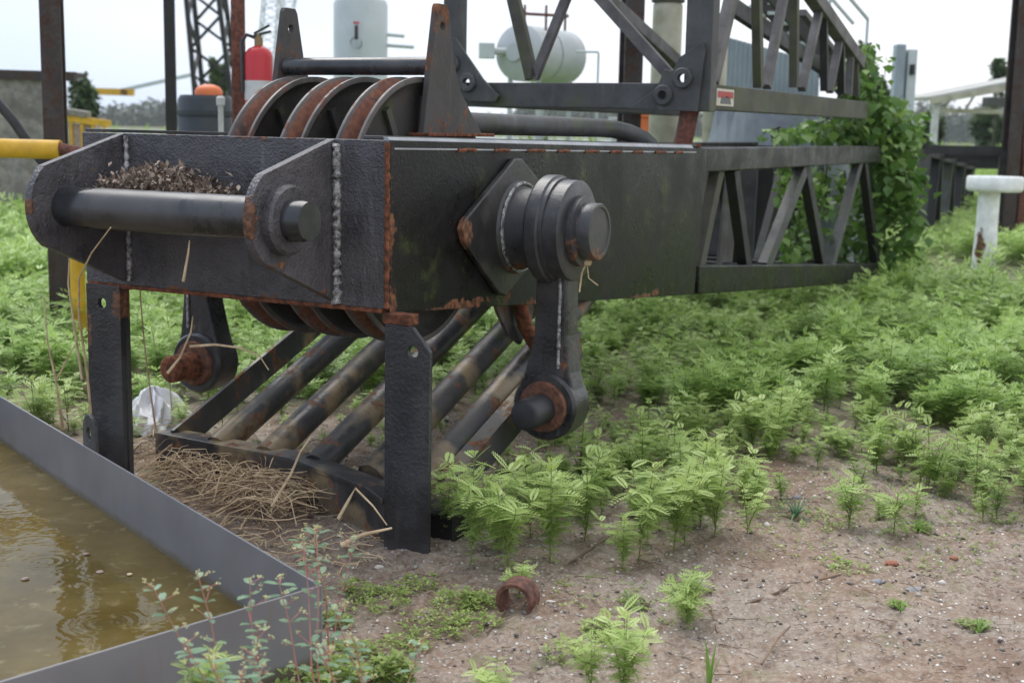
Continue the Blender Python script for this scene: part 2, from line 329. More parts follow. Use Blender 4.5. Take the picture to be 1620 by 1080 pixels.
# ================================================================== SETTING
def hgt(x, y):
    h = .007*np.sin(x*31+y*17)*np.sin(y*37-x*13) + .018*np.sin(x*2.1+.7)*np.sin(y*1.7) + .012*np.sin(x*5.3+y*3.1) + .006*np.sin(x*11.7-y*9.1) + .004*np.sin(x*23+1)*np.sin(y*27)
    far = np.clip((y-12)/20, 0, 1); h = h*(1-far*.6)
    h = h - 3.5*np.clip((y-60)/6, 0, 1) + 2.2*np.clip((y-478)/8, 0, 1)
    return h
def axis_pts(parts):
    o = []
    for a, b, n in parts: o += list(np.linspace(a, b, n, endpoint=False))
    return np.array(o+[parts[-1][1]])
gx = axis_pts([(-700, -60, 12), (-60, -12, 40), (-12, -4, 80), (-4, 5, 330), (5, 14, 90), (14, 60, 40), (60, 700, 12)])
gy = axis_pts([(-20, 1.5, 6), (1.5, 8, 300), (8, 20, 120), (20, 58, 40), (58, 70, 10), (70, 470, 6), (470, 490, 6), (490, 1600, 4)])
X, Y = np.meshgrid(gx, gy); Z = hgt(X, Y)
near = (Y < 9) & (abs(X) < 6); Z = Z + near*(RNG.normal(0, .0045, Z.shape)+.012*np.clip(RNG.normal(0, 1, Z.shape)-2.1, 0, 1))
V = np.stack([X, Y, Z], -1).reshape(-1, 3); nx, ny = len(gx), len(gy)
I = np.arange(nx*ny).reshape(ny, nx); Q = np.stack([I[:-1, :-1], I[:-1, 1:], I[1:, 1:], I[1:, :-1]], -1).reshape(-1, 4)
tag(np_mesh('ground', V, Q, M['dirt'], smooth=True), kind='structure')
m = MB(); m.add([(-500, 57, -2.2), (500, 57, -2.2), (500, 484, -2.2), (-500, 484, -2.2)], [(0, 1, 2, 3)])
tag(m.build('river', M['river']), kind='structure')

# ================================================================== LOWER BOOM TIP
boom = thing('crane_boom', 'black rust streaked boom tip with rope sheaves and round crossbar on two plate legs', 'crane boom', tuple(BO), ANG)
ZT = lambda y: 1.541-.012*y if y < 3.5 else 1.499-.001*y
ZB = lambda y: .905-.083*y
XL = -1.49
TH = .022
# front plate
MB().box((XL, -TH, .92), (0, 0, 1.541)).build('front_plate', M['front'], boom, .004)
# side plates
def side(x0, x1):
    m = MB(); o = [(0.001, ZB(0)), (3.42, ZB(3.42)), (3.44, .80), (3.47, .84), (3.5, 1.0), (3.49, 1.25), (3.56, 1.34), (3.56, ZT(3.56)-.004), (0.001, ZT(0))]
    return m.prism(o, lambda u, v, t: (t, u, v), x0, x1)
side(-.02, 0.0).build('side_plate', M['side'], boom, .003)
side(XL, XL+.02).build('side_plate', M['side'], boom)
# top flanges and skip welds
m = MB(); m.bar((-.09, 0.02, 1.549), (-.09, 3.5, 1.507), .08, .014); m.bar((XL+.03, 0.02, 1.549), (XL+.03, 3.5, 1.507), .11, .014); m.build('top_flange', M['lattice'], boom, .003)
m = MB(); m.bar((-.745, 1.95, 1.527), (-.745, 3.5, 1.507), 1.31, .016); m.build('deck_plate', M['lattice'], boom)
MB().prism([(.001, 1.506), (.001, 1.512), (-.03, 1.552), (-.05, 1.552), (-.05, 1.545)], lambda u, v, t: (u, t, v-.012*t), .03, 3.35).build('edge_strip', M['edge_glint'], boom, .002)  # chamfer shaped for the bright edge line; its glint is in the colour
for i in range(9):
    y = .5+i*.31; z = 1.506-.012*y; MB().tube([(.003, y, z), (.006, y+.08, z+.003), (.003, y+random.uniform(.12, .2), z)], .008, 6).build('weld_bead', M['rusty'], boom)
m = MB(); m.bar((-.02, 0.0, .912), (XL+.02, 0.0, .912), .05, .016); m.build('bottom_flange', M['rusty'], boom, .003)
def bead(name_pts, r, mat='weld'):
    p, q = map(Vector, name_pts); n = int((q-p).length/.011); pts = []; rs = []
    for i in range(n+1):
        t = i/n; pts.append(p.lerp(q, t)+Vector((random.uniform(-.0015, .0015), 0, 0))); rs.append(r*(1+.16*math.sin(i*1.9)+random.uniform(-.14, .14)))
    return MB().tube(pts, r, 10, True, rs)
bead(((-.217, -.026, 1.525), (-.217, -.026, .925)), .019).build('weld_bead', M['weld'], boom)
bead(((-1.247, -.026, 1.53), (-1.247, -.026, .94)), .013).build('weld_bead', M['weld'], boom)
bead(((.0, -.018, 1.53), (.0, -.018, .925)), .010, 'rusty').build('weld_bead', M['rusty'], boom)
# lugs with round bosses
def lug(x0, x1, tip):
    o = [(-.021, 1.541)]
    c = (-.33, 1.265); r = .195
    for a in np.linspace(128, 232, 12): o.append((c[0]+r*math.cos(rad(a)), c[1]+r*math.sin(rad(a))*1.0))
    o += [(-.021, .935)]
    return MB().prism(o, lambda u, v, t: (t, u, v), x0, x1)
lug(-.262, -.228, 0).build('lug_plate', M['lug'], boom, .006)
lug(-1.292, -1.258, 0).build('lug_plate', M['lug'], boom, .006)
for s, x in ((1, -.228), (-1, -1.292)):
    MB().lathe([(0, .125), (.035, .125), (.045, .115), (.045, .076), (0, .076)], (x, -.345, 1.258), (s, 0, 0), 40).build('boss_ring', M['lug'], boom)
m = MB(); m.lathe([(0, 0), (0, .074), (.006, .078), (.17, .079), (1.16, .079), (1.27, .074), (1.29, .068), (1.29, 0)], (-1.4, -.345, 1.258), (1, 0, 0), 40)
m.build('crossbar', M['pin'], boom)
# side pin boss with diamond doubler plate
c = (.985, 1.168)
MB().prism([(c[0]-.49, c[1]+.02), (c[0]-.47, c[1]+.055), (c[0]-.03, c[1]+.295), (c[0]+.03, c[1]+.295), (c[0]+.46, c[1]+.05), (c[0]+.46, c[1]-.03), (c[0]-.1, c[1]-.29), (c[0]-.16, c[1]-.27), (c[0]-.46, c[1]-.04)], lambda u, v, t: (t, u, v), .002, .032).build('doubler_plate', M['doubler'], boom, .006)
m = MB(); m.lathe([(.02, .205), (.04, .20), (.05, .188), (.06, .175), (.14, .17), (.18, .16)], (0, *c), (1, 0, 0), 44); m.build('pin_boss', M['boss'], boom)
m = MB(); m.lathe([(.02, .205), (.04, .20), (.05, .188), (.06, .175), (.14, .17), (.18, .16)], (XL, *c), (-1, 0, 0), 44); m.build('pin_boss', M['boss'], boom)
m = MB(); bead_pts = [(.052, c[0]+.19*math.cos(rad(a)), c[1]+.19*math.sin(rad(a))) for a in range(0, 361, 8)]; m.tube(bead_pts, .009, 8, False); m.build('weld_bead', M['weld'], boom)

# hanging pendant links (right one complete, left one seen from behind under the box)
def pendant(label, mirror):
    t = thing('pendant_link', label, 'crane link', tuple(BO), ANG, 'pendant links hanging from the boom tip pins')
    sx = (lambda x: XL-x) if mirror else (lambda x: x); d = -1 if mirror else 1
    px = c
    MB().lathe([(0, .10), (0, .222), (.012, .232), (.06, .232), (.066, .222), (.085, .222), (.085, .213), (.15, .213), (.156, .2), (.156, .1)], (sx(.165), *px), (d, 0, 0), 48).build('upper_eye', M['boss'], t)
    MB().lathe([(0, .15), (.04, .15), (.045, .121), (.098, .121), (.105, .116), (.105, .104), (.099, .1), (.099, 0)], (sx(.315), *px), (d, 0, 0), 40).build('pin', M['boss'], t)
    m = MB()
    xa, xb = sx(.168), sx(.31); x0, x1 = min(xa, xb), max(xa, xb)
    ar = [(.158, 1.05), (.300, 1.05), (.305, .72), (.325, .56), (.355, .44), (.07, .44), (.11, .56), (.15, .72)]
    m.prism([(sx(u), v) for u, v in ar], lambda u, v, q: (u, q, v), .925, 1.05)
    m.build('arm', M['link'], t, .012)
    bead(((sx(.27), .922, .98), (sx(.27), .922, .58)), .009).build('weld_bead', M['weld'], t)
    ex, ez = sx(.215), .41
    MB().lathe([(0, .05), (0, .138), (.014, .15), (.15, .15), (.165, .138), (.165, .05)], (ex, .90, ez), (0, 1, 0), 44).build('lower_eye', M['link'], t)
    MB().lathe([(0, .112), (-.014, .11), (-.02, .106), (-.02, .06)], (ex, .90, ez), (0, 1, 0), 40).build('washer', M['washer'], t)
    MB().lathe([(0, .066), (-.16, .066), (-.168, .060), (-.172, .05), (-.172, 0)], (ex, .885, ez-.005), (0, 1, 0), 32).build('lower_pin', M['rusty'] if mirror else M['black_rubber'], t)
    return t
pendant('black pendant link hanging on the right side pin in front of the weeds', False)
pl = pendant('rusty ended pendant link at the far left, seen below the box', True)

# plate legs
def leg(x0, x1, top, hx, hz, cut, bev=.003):
    o = [(x0, -.02), (x1, -.02), (x1, top-.09 if cut else top), (x1-.075 if cut else x1, top-.005), (x0, top)]
    l = MB().prism(o, lambda u, v, t: (u, t, v), -.03, -.008, hole=[circ(hx, hz, .022, 16)]).build('leg', M['leg'], boom, bev)
    return l
leg(0.0, .195, .868, .122, .772, True)
leg(-1.487, -1.30, .915, -1.40, .835, False)
MB().box((-.0, -.008, .02), (.012, .09, .86)).build('leg_stiffener', M['leg'], boom)
MB().bar((-1.300, 0.006, .91), (-1.300, .006, .0), .016, .025, up=(0, 1, 0)).build('leg_stiffener', M['leg'], boom)
MB().box((-1.487, -.022, .9), (-1.25, .06, .925)).build('leg_cap', M['rusty'], boom, .003)
MB().box((-.02, -.02, .865), (.1, .05, .905)).build('leg_cap', M['rusty'], boom, .004)

# rope guard cage of round bars below the sheaves
for i, x in enumerate((-1.19, -.9, -.62, -.33, -.08)):
    y0 = .44-.02*i
    MB().tube([(x, y0, .14), (x, y0+1.9, .14+1.9*.385)], .062, 20).build('guard_bar', M['bar'], boom)
MB().bar((-1.45, .46, .13), (-1.45, 2.3, .82), .02, .13).build('guard_side_plate', M['bar'], boom, .003)
m = MB().bar((.06, .42, .13), (.06, 1.62, .56), .02, .12); m.bar((.03, .42, .195), (.03, 1.62, .625), .08, .014); m.build('guard_side_plate', M['bar'], boom, .003)
fb = [(-1.52, .46), (-.70, .40), (-.16, .18), (.0, .06)]
m = MB()
for (a, b), (q, d) in zip(fb, fb[1:]):
    m.bar((a, b, .17), (q, d, .17), .12, .022); m.bar((a, b-.05, .07), (q, d-.05, .07), .016, .19)
m.build('guard_front_bar', M['bar'], boom, .003)
m = MB().box((.02, .12, .0), (.22, .32, .12)); m.build('guard_foot', M['lattice_dark'], boom, .006)

# rope sheaves
SC, SR = (.61, 1.24), .552
def sheave(xc, w=.112):
    r = SR; h = w/2
    g = MB().lathe([(-h+.018, r-.012), (-h+.03, r-.035), (-.012, r-.075), (.012, r-.075), (h-.03, r-.035), (h-.018, r-.012)], (xc, *SC), (1, 0, 0), 96)
    q = g.build('sheave_wheel', M['groove'], boom)
    m = MB()
    for s in (-1, 1): m.lathe([(s*(h-.018), r-.012), (s*(h-.012), r), (s*h, r), (s*(h+.002), r-.012), (s*(h), r-.022)], (xc, *SC), (1, 0, 0), 96)
    m.build('rim', M['rim'], q)
    m = MB()
    for s in (-1, 1):
        m.lathe([(s*(h-.001), r-.022), (s*.03, r-.04), (s*.018, r-.07), (s*.014, .16), (s*h, .15), (s*(h+.02), .14), (s*(h+.02), 0)], (xc, *SC), (1, 0, 0), 64)
        for k in range(10):
            a = 2*math.pi*k/10+.2; ca, sa = math.cos(a), math.sin(a)
            m.bar((xc+s*.03, SC[0]+.15*ca, SC[1]+.15*sa), (xc+s*.03, SC[0]+.48*ca, SC[1]+.48*sa), .035, .02, up=(1, 0, 0))
    m.build('web', M['sheave'], q)
for xc in (-.812, -.55, -.285): sheave(xc)
m = MB().lathe([(0, .07), (1.44, .07)], (XL+.02, *SC), (1, 0, 0), 24); m.build('sheave_shaft', M['pin'], boom)
# upright keeper brackets and tube
def bracket(x0, x1):
    o = [(.555, 1.56), (.60, 1.8), (.655, 2.075), (.665, 2.09), (.735, 2.09), (.75, 2.07), (.80, 1.86), (.86, 1.74), (.97, 1.64), (1.06, 1.56)]
    return MB().prism(o, lambda u, v, t: (t, u, v), x0, x1, hole=[circ(.70, 2.0, .018, 12)])
bracket(-.218, -.19).build('keeper_bracket', M['bracket'], boom, .004)
bracket(-.985, -.958).build('keeper_bracket', M['bracket'], boom, .004)
MB().lathe([(0, 0), (0, .0375), (.75, .0375)], (-.962, .66, 1.838), (1, 0, 0), 28).build('keeper_tube', M['pin'], boom)
MB().box((-.25, .53, 1.552), (-.15, 1.1, 1.566)).build('bracket_foot', M['rusty'], boom, .003)
# bent tube lying along the deck
pts = [(-.42, 1.05, 1.61), (-.42, 2.9, 1.60), (-.41, 3.05, 1.595), (-.36, 3.17, 1.575), (-.30, 3.25, 1.54), (-.27, 3.30, 1.50)]
MB().tube(pts, .052, 20).build('deck_tube', M['lattice'], boom)

# lattice part behind the plate box
LEN = 9.1
def chord(x, name, z0f, z1f, y0, y1, mat, w=.13):
    n = 4; m = MB(); 
    vs = []
    for y in (y0, y1):
        for xx, zz in ((x-w/2, z0f(y)), (x+w/2, z0f(y)), (x+w/2, z1f(y)), (x-w/2, z1f(y))): vs.append((xx, y, zz))
    m.add(vs, [(0, 1, 2, 3), (7, 6, 5, 4), (0, 4, 5, 1), (1, 5, 6, 2), (2, 6, 7, 3), (3, 7, 4, 0)])
    return m.build(name, mat, boom, .008)
chord(-.066, 'chord', lambda y: 1.36-.003*y, lambda y: ZT(y)-.001, 3.562, LEN, M['side'])
chord(XL+.066, 'chord', lambda y: 1.36-.003*y, lambda y: ZT(y)-.001, 3.562, LEN, M['side'])
zb0 = lambda y: max(.05, ZB(3.5)-.08*(y-3.5)); zb1 = lambda y: zb0(y)+.175
chord(-.066, 'chord', zb0, zb1, 3.5, LEN, M['side'])
chord(XL+.066, 'chord', zb0, zb1, 3.5, LEN, M['side'])
def brace(p, q, w, h, mat, par=boom, name='brace', up=(1, 0, 0)): MB().bar(p, q, w, h, up=up).build(name, mat, par, .004)
zl, zh = .76, 1.36
for (ya, yb, w, mm) in [(3.62, 3.93, .09, 'lattice_olive'), (4.62, 4.22, .10, 'lattice_dark'), (5.05, 6.02, .11, 'lattice'), (6.75, 5.98, .11, 'lattice_dark'), (7.0, 7.85, .10, 'lattice'), (8.85, 8.0, .1, 'lattice_dark')]:
    brace((-.06, ya, zb1(ya)-.03), (-.06, yb, zh), w, .07, M[mm])
for (ya, yb, w, mm) in [(3.55, 4.35, .10, 'lattice_dark'), (5.2, 4.4, .10, 'lattice'), (5.3, 6.2, .10, 'lattice_dark'), (7.1, 6.3, .1, 'lattice'), (7.2, 8.2, .1, 'lattice_dark'), (9.0, 8.2, .1, 'lattice')]:
    brace((XL+.06, ya, zb1(ya)-.03), (XL+.06, yb, zh), w, .07, M[mm])
for y in (3.7, 5.3, 7.1, 9.03):
    brace((XL+.12, y, zh+.06), (-.12, y, zh+.06), .08, .08, M['lattice_dark'], up=(0, 0, 1)); brace((XL+.12, y, zb1(y)-.05), (-.12, y, zb1(y)-.05), .08, .08, M['lattice_dark'], up=(0, 0, 1))
for (ya, yb, w, mm) in [(3.8, 4.5, .09, 'lattice_dark'), (5.0, 4.6, .09, 'lattice'), (5.2, 5.9, .09, 'lattice_dark'), (6.6, 6.0, .09, 'lattice_dark'), (7.2, 7.9, .09, 'lattice')]:
    brace((-.74, ya, zb1(ya)-.03), (-.74, yb, zh), w, .07, M[mm])
MB().tube([(-.06, 1.18, .84), (-.04, 1.22, .70), (-.03, 1.36, .56), (-.02, 1.5, .50)], .035, 12).build('guard_hanger', M['rusty'], boom)
MB().prism([(1.0, .86), (1.42, .80), (1.40, .70), (1.28, .60), (1.16, .66), (1.05, .78)], lambda u, v, t: (t, u, v), -.11, -.09).build('guard_hanger', M['bar'], boom, .004)
# wide grey web plates inside the lattice
for (y0, y1) in ((3.72, 4.3), (4.45, 5.0), (5.15, 5.6)):
    MB().prism([(y0, zb1(y0)-.1), (y1-.12, zb1(y1)-.1), (y1, 1.4), (y0+.16, 1.4)], lambda u, v, t: (t, u, v), -.45, -.43).build('web_plate', M['lattice_mauve'], boom)

# ================================================================== UPPER BOOM SECTION stacked on the lower one
UP = Vector(atY(1110, 180, 8.2)); UP.z = 0
UB = np.array(UP)
def U_(px, py, x=None, y=None, z=None):
    d0 = _C-UB; c_ = np.array([d0@_ex, d0@_ey, d0@_ez]); d = ray(px, py); dl = np.array([d@_ex, d@_ey, d@_ez])
    for i, v in enumerate((x, y, z)):
        if v is not None: return Vector(c_+dl*((v-c_[i])/dl[i]))
ub = thing('crane_boom', 'grey weathered lattice boom section with pin hole gussets stacked on top of the black boom', 'crane boom', tuple(UB), ANG)
WU = -1.78
# end frame (y = 0 plane): bottom cross chord, corner posts, gussets
b0 = U_(760, 145, y=0); b1 = U_(1080, 158, y=0)
zc = 1.80; ch = .155
MB().bar((WU+.05, 0, zc), (0.02, 0, zc), .13, ch).build('cross_chord', M['lattice'], ub, .006)
MB().bar((-1.72, -.02, zc-.08), (-1.72, -.02, 3.6), .125, .10, up=(0, 1, 0)).build('corner_post', M['lattice'], ub, .006)
MB().bar((-.01, -.02, zc-.09), (-.01, -.02, 3.7), .17, .12, up=(0, 1, 0)).build('corner_post', M['lattice'], ub, .006)
def gusset(pts, holes):
    o = [(U_(x, y, y=-.10).x, U_(x, y, y=-.10).z) for x, y in pts]
    hs = [(U_(x, y, y=-.10).x, U_(x, y, y=-.10).z) for x, y in holes]
    g = MB().prism(o, lambda u, v, t: (u, t, v), -.115, -.09, hole=[circ(a, b, .026, 16) for a, b in hs]).build('gusset', M['lattice'], ub, .004)
    m = MB()
    for a, b in hs: m.lathe([(0, .028), (.03, .028), (.03, .055), (.022, .062), (0, .062)], (a, -.112, b), (0, -1, 0), 28)
    m.build('pin_hole_boss', M['lattice'], g)
gusset([(703, 60), (722, 60), (733, 78), (765, 125), (790, 152), (785, 162), (745, 160), (722, 150), (703, 115)], [(716, 102), (742, 131)])
gusset([(995, 172), (1040, 140), (1052, 110), (1066, 112), (1075, 92), (1112, 66), (1116, 80), (1104, 177)], [(1082, 124), (1051, 151)])
# right side receding: low chord, falling top chord, posts and braces on the x = 0 plane
p0 = U_(1128, 157, x=0); p1 = U_(1365, 165, x=0)
ybk = p1.y
MB().bar((0, .05, zc), (0, ybk, zc-.0), .1, .155, h2=.15).build('chord', M['lattice_olive'], ub, .006)
MB().bar((WU+.1, .05, zc), (WU+.1, ybk, zc), .1, .15).build('chord', M['lattice_dark'], ub, .006)
t0 = U_(1290, 0, x=0); t1 = U_(1360, 100, x=0); dr = (t1-t0)/(t1.y-t0.y); ts = t0-dr*(t0.y-.0)
MB().bar(ts, t1, .10, .11).build('chord', M['lattice_mauve'], ub, .006)
ts2 = ts.copy(); ts2.x = WU+.1; t12 = t1.copy(); t12.x = WU+.1
MB().bar(ts2, t12, .10, .11).build('chord', M['lattice_mauve'], ub, .006)
def ubr(a, b, wpx, mat, x=0., d=.06):
    p, q = U_(*a, x=x), U_(*b, x=x); Yw = 8.2+.891*(p.y+q.y)/2; w = wpx*Yw/F_PX
    # cap the upper end at the falling chord
    MB().bar(p, q, w, d, up=(1, 0, 0)).build('brace', M[mat], ub, .003)
for a, b, w, mt in [((1172, -70), (1127, 128), 26, 'lattice_mauve'), ((1125, -40), (1121, 170), 15, 'lattice_olive'), ((1196, -60), (1200, 138), 17, 'lattice_olive'), ((1252, -70), (1212, 138), 15, 'lattice_mauve'),
                    ((1257, -30), (1256, 138), 14, 'lattice_olive'), ((1297, 12), (1268, 142), 12, 'lattice_mauve'), ((1303, 24), (1304, 144), 8, 'lattice_dark'), ((1329, 60), (1312, 146), 9, 'lattice_mauve'),
                    ((1330, 62), (1331, 148), 8, 'lattice_dark'), ((1346, 84), (1342, 150), 7, 'lattice_mauve'), ((1352, 92), (1354, 152), 8, 'lattice_olive')]:
    ubr(a, b, w, mt)
for a, b, w, mt in [((806, -30), (842, 125), 20, 'lattice_olive'), ((905, -25), (845, 125), 14, 'lattice_mauve'), ((930, -25), (1062, 122), 17, 'lattice_mauve')]:
    p, q = U_(*a, y=.05), U_(*b, y=.05)
    MB().bar(p, q, w*8.7/F_PX, .05, up=(0, 1, 0)).build('brace', M[mt], ub, .003)
for a, b, w, mt in [((1150, 5), (1365, 150), 22, 'lattice_dark'), ((1300, 118), (1362, 155), 8, 'lattice_mauve'), ((1270, 20), (1372, 150), 9, 'lattice_mauve')]:
    ubr(a, b, w, mt, x=-.5)
# caution sticker on the low chord
sa = U_(1134, 139, x=.053); sb = U_(1160, 171, x=.053)
y0, y1, z1, z0 = sa.y, sb.y, sa.z-.003, sb.z+.008
w = MB().add([(.054, y0, z0), (.054, y1, z0), (.054, y1, z1), (.054, y0, z1)], [(0, 1, 2, 3)]).build('warning_label', plain('label_white', (.62, .58, .5), (.5, .45, .38), .5, 20), ub)
mm = MB(); mm.add([(.0555, y0+.02, z1-.055), (.0555, y1-.015, z1-.055), (.0555, y1-.015, z1-.015), (.0555, y0+.02, z1-.015)], [(0, 1, 2, 3)])
mm.build('red_band', plain('label_red', (.4, .06, .05)), w)
mm = MB(); yy = y1-y0
mm.add([(.0555, y0+yy*u, z0+.012+v*.05) for u, v in ((.2, 0), (.85, 0), (.78, .8), (.55, 1.05), (.4, .7), (.3, 1.0))], [(0, 1, 2, 3, 4, 5)])
mm.build('pictogram', plain('label_grey', (.12, .12, .12)), w)
# rusty block that carries it
pb = BW((0, 0, 0)); 
blk = thing('support_block', 'rusty steel block holding the upper lattice boom off the lower boom', 'block')
pt = atY(1080, 218, 8.25); MB().bar((pt.x, pt.y, 1.50), (pt.x+.04, pt.y, 1.73), .10, .13, up=(0, 1, 0)).build('web', M['post_rust'], blk, .006)
MB().box((pt.x-.1, pt.y-.12, 1.495), (pt.x+.1, pt.y+.1, 1.515)).build('base_plate', M['rusty'], blk, .003)


# ================================================================== BACKGROUND OBJECTS
def vpost(name, label, px, wpx, Y, ztop, mat, group=None, lean=0, px_bot=None, sect='I'):
    b = onz(px, 300, 0) if False else atY(px, 400, Y); x = b.x; w = wpx*Y/F_PX
    t = thing(name, label, 'post', (x, Y, 0), rad(10), group)
    m = MB(); m.bar((-lean, 0, ztop), (0, 0, -.1), w, w*.22, up=(0, 1, 0)); m.build('flange', mat, t, .003)
    m = MB(); m.bar((-lean, w*.55, ztop), (0, w*.55, -.1), w*.16, w*.9, up=(0, 1, 0)); m.build('web', mat, t, .002)
    m = MB(); m.bar((-lean, w*1.1, ztop), (0, w*1.1, -.1), w, w*.22, up=(0, 1, 0)); m.build('flange', mat, t, .003)
    return t
vpost('steel_post', 'thick dark brown steel post rising behind the yellow pipe at the left', 92, 31, 9.5, 4.5, M['post_brown'])
vpost('steel_post', 'slim dark grey leaning steel post left of the black tank', 275, 16, 12.2, 4.5, M['lattice_dark'], lean=-.0)
vpost('steel_post', 'rusty red post with the fire extinguisher hanging on its side', 381, 21, 9.6, 4.5, M['post_rust'])
vpost('steel_post', 'dark brown post standing behind the grey end frame right of the lying tank', 992, 29, 12.0, 5, M['post_brown'])
vpost('steel_post', 'tall dark brown post at the right edge behind the white pedestal', 1592, 20, 18.6, 5.5, M['post_brown'])
vpost('steel_post', 'faded rusty post cut by the right edge of the picture', 1617, 22, 19.5, 5.5, M['post_rust'])

# fire extinguisher
p = atY(410, 150, 9.5)
fe = thing('fire_extinguisher', 'red fire extinguisher with white label on the rusty red post', 'fire extinguisher', (p.x, 9.5, p.z-.14))
r = .098
MB().lathe([(0, 0), (0, r-.01), (.012, r), (.40, r), (.43, r*.93), (.455, r*.72), (.47, r*.4), (.48, r*.25)], (0, 0, 0), (0, 0, 1), 32).build('cylinder', M['red'], fe)
MB().lathe([(.10, r+.002), (.235, r+.002)], (0, 0, 0), (0, 0, 1), 32).build('label_band', M['white'], fe)
m = MB().lathe([(.47, .03), (.53, .03), (.535, .02), (.56, .02), (.56, 0)], (0, 0, 0), (0, 0, 1), 16); m.build('valve', M['brass'], fe)
m = MB(); m.bar((-.03, 0, .545), (.09, -.02, .575), .025, .014); m.bar((-.03, 0, .56), (.08, -.02, .615), .025, .012); m.build('handle', M['black_rubber'], fe)
MB().tube([(-.02, 0, .53), (-.08, -.01, .55), (-.115, -.02, .50), (-.11, -.03, .35), (-.105, -.03, .15)], .013, 8).build('hose', M['black_rubber'], fe)

# yellow pipe rail with leg
p = atY(0, 236, 9.0); q = atY(96, 237, 9.0); e = atY(133, 243, 9.0)
yr = thing('pipe_barrier', 'yellow painted pipe rail with rusty end standing at the left edge', 'barrier', (q.x, 9.0, 0))
L = lambda a: Vector((a[0]-q.x, a[1]-9.0, a[2]))
MB().tube([L(p)+Vector((-2.5, 0, 0.02)), L(q)], .064, 24).build('rail', M['yellow'], yr)
MB().tube([L(q), L(q)+Vector((.02, 0, 0)), L(e)], .05, 20, True, [.05, .042, .042]).build('rail_end', M['post_rust'], yr)
lx = atY(121, 430, 9.0).x-q.x
MB().tube([(lx, .02, 1.36), (lx, .02, 0)], .05, 20).build('leg', M['yellow'], yr)
MB().tube([(lx-2.6, .02, 1.38), (lx-2.6, .02, 0)], .05, 20).build('leg', M['yellow'], yr)
# black hose
pts = [atY(x, y, 9.7) for x, y in ((-60, 120), (-10, 155), (20, 190), (42, 222), (62, 250), (85, 275), (120, 300), (150, 330))]
pts += [Vector((pts[-1].x+.12, 9.7, .5)), Vector((pts[-1].x+.15, 9.7, .0))]
tag(MB().tube(pts, .036, 14).build('hose', M['black_rubber']), 'black hose sagging behind the yellow pipe', 'hose')

# rusty steel container at the left
Yc = 19.5
a = atY(-260, 118, Yc); b = atY(84, 122, Yc)
ct = thing('storage_container', 'faded rusty steel container with a dark roof rim behind the yellow pipe', 'container', (a.x, Yc, 0))
w_ = b.x-a.x; hh = 2.16
m = MB(); n = 34
pts = [(i*w_/n, .03*(1 if (i//2) % 2 else 0)) for i in range(n+1)]
vs = []; 
for x, y in pts: vs += [(x, y, 0.05), (x, y, hh)]
m.add(vs, [(2*i, 2*i+2, 2*i+3, 2*i+1) for i in range(n)]); m.box((0, .04, .05), (w_, .5, hh)); m.build('wall', M['container'], ct)
MB().bar((-.1, .0, hh+.06), (w_+.33, 0, hh+.02), .14, .13).build('roof_rim', M['post_brown'], ct)
MB().bar((-.1, .0, .06), (w_+.02, 0, .06), .14, .13).build('base_rail', M['post_brown'], ct)
MB().box((-.1, .08, hh+.02), (w_+.3, .6, hh+.08)).build('roof', M['post_brown'], ct)

# dark tank with orange lid, and slim white vent pipe
Yt = 15.0; a = atY(283, 205, Yt); b = atY(368, 152, Yt)
tk = thing('dark_tank', 'dark blue black storage tank with orange dome lid behind the sheaves', 'tank', ((a.x+b.x)/2, Yt, 0))
rt = (b.x-a.x)/2; zt = b.z
m = MB().lathe([(0, 0), (0, rt), (zt-.05, rt), (zt, rt-.03), (zt, 0)], (0, 0, 0), (0, 0, 1), 40)
m.build('shell', M['darkblue'], tk)
for k in range(5): MB().lathe([(0, rt), (0, rt+.02), (.05, rt+.02), (.05, rt)], (0, 0, .25+k*.35), (0, 0, 1), 40).build('hoop', M['darkblue'], tk)
MB().lathe([(0, .15), (.05, .15), (.09, .12), (.115, .06), (.12, 0)], (.06, -.1, zt), (0, 0, 1), 28).build('lid', M['orange'], tk)
p = atY(349, 165, 11.0)
vp = thing('vent_pipe', 'slim white vent pipe with a cap beside the leftmost sheave', 'pipe', (p.x, 11, 0))
MB().tube([(0, 0, 0), (0, 0, p.z+.0)], .022, 12).build('pipe', M['white'], vp); MB().lathe([(0, .034), (.06, .036), (.075, .02), (.075, 0)], (0, 0, p.z-.01), (0, 0, 1), 16).build('cap', M['white'], vp)

# yellow machine behind brick stack
Ym = 26.0; a = atY(108, 222, Ym); b = atY(176, 186, Ym)
ym = thing('yellow_machine', 'yellow topped work platform over stacked pinkish blocks left of the boom', 'machine', (a.x, Ym, 0))
ww = b.x-a.x
MB().box((0, 0, 0), (ww*.55, .6, b.z-.14)).build('base', plain('pinkish_block', (.36, .25, .22), (.5, .42, .38), .8, 14), ym)
m = MB(); m.bar((-.15, -.05, b.z-.02), (ww, -.05, b.z-.12), .1, .13); m.build('top_beam', M['yellow'], ym, .01)
m = MB(); m.bar((0, 0, b.z+.1), (ww*.5, 0, b.z+.04), .3, .12); m.build('cab', M['container'], ym, .02)
for i in range(4):
    MB().bar((ww*(.1+.25*i), -.06, .0), (ww*(.1+.25*i), -.06, b.z-.1), .05, .05).build('upright', M['yellow'], ym)

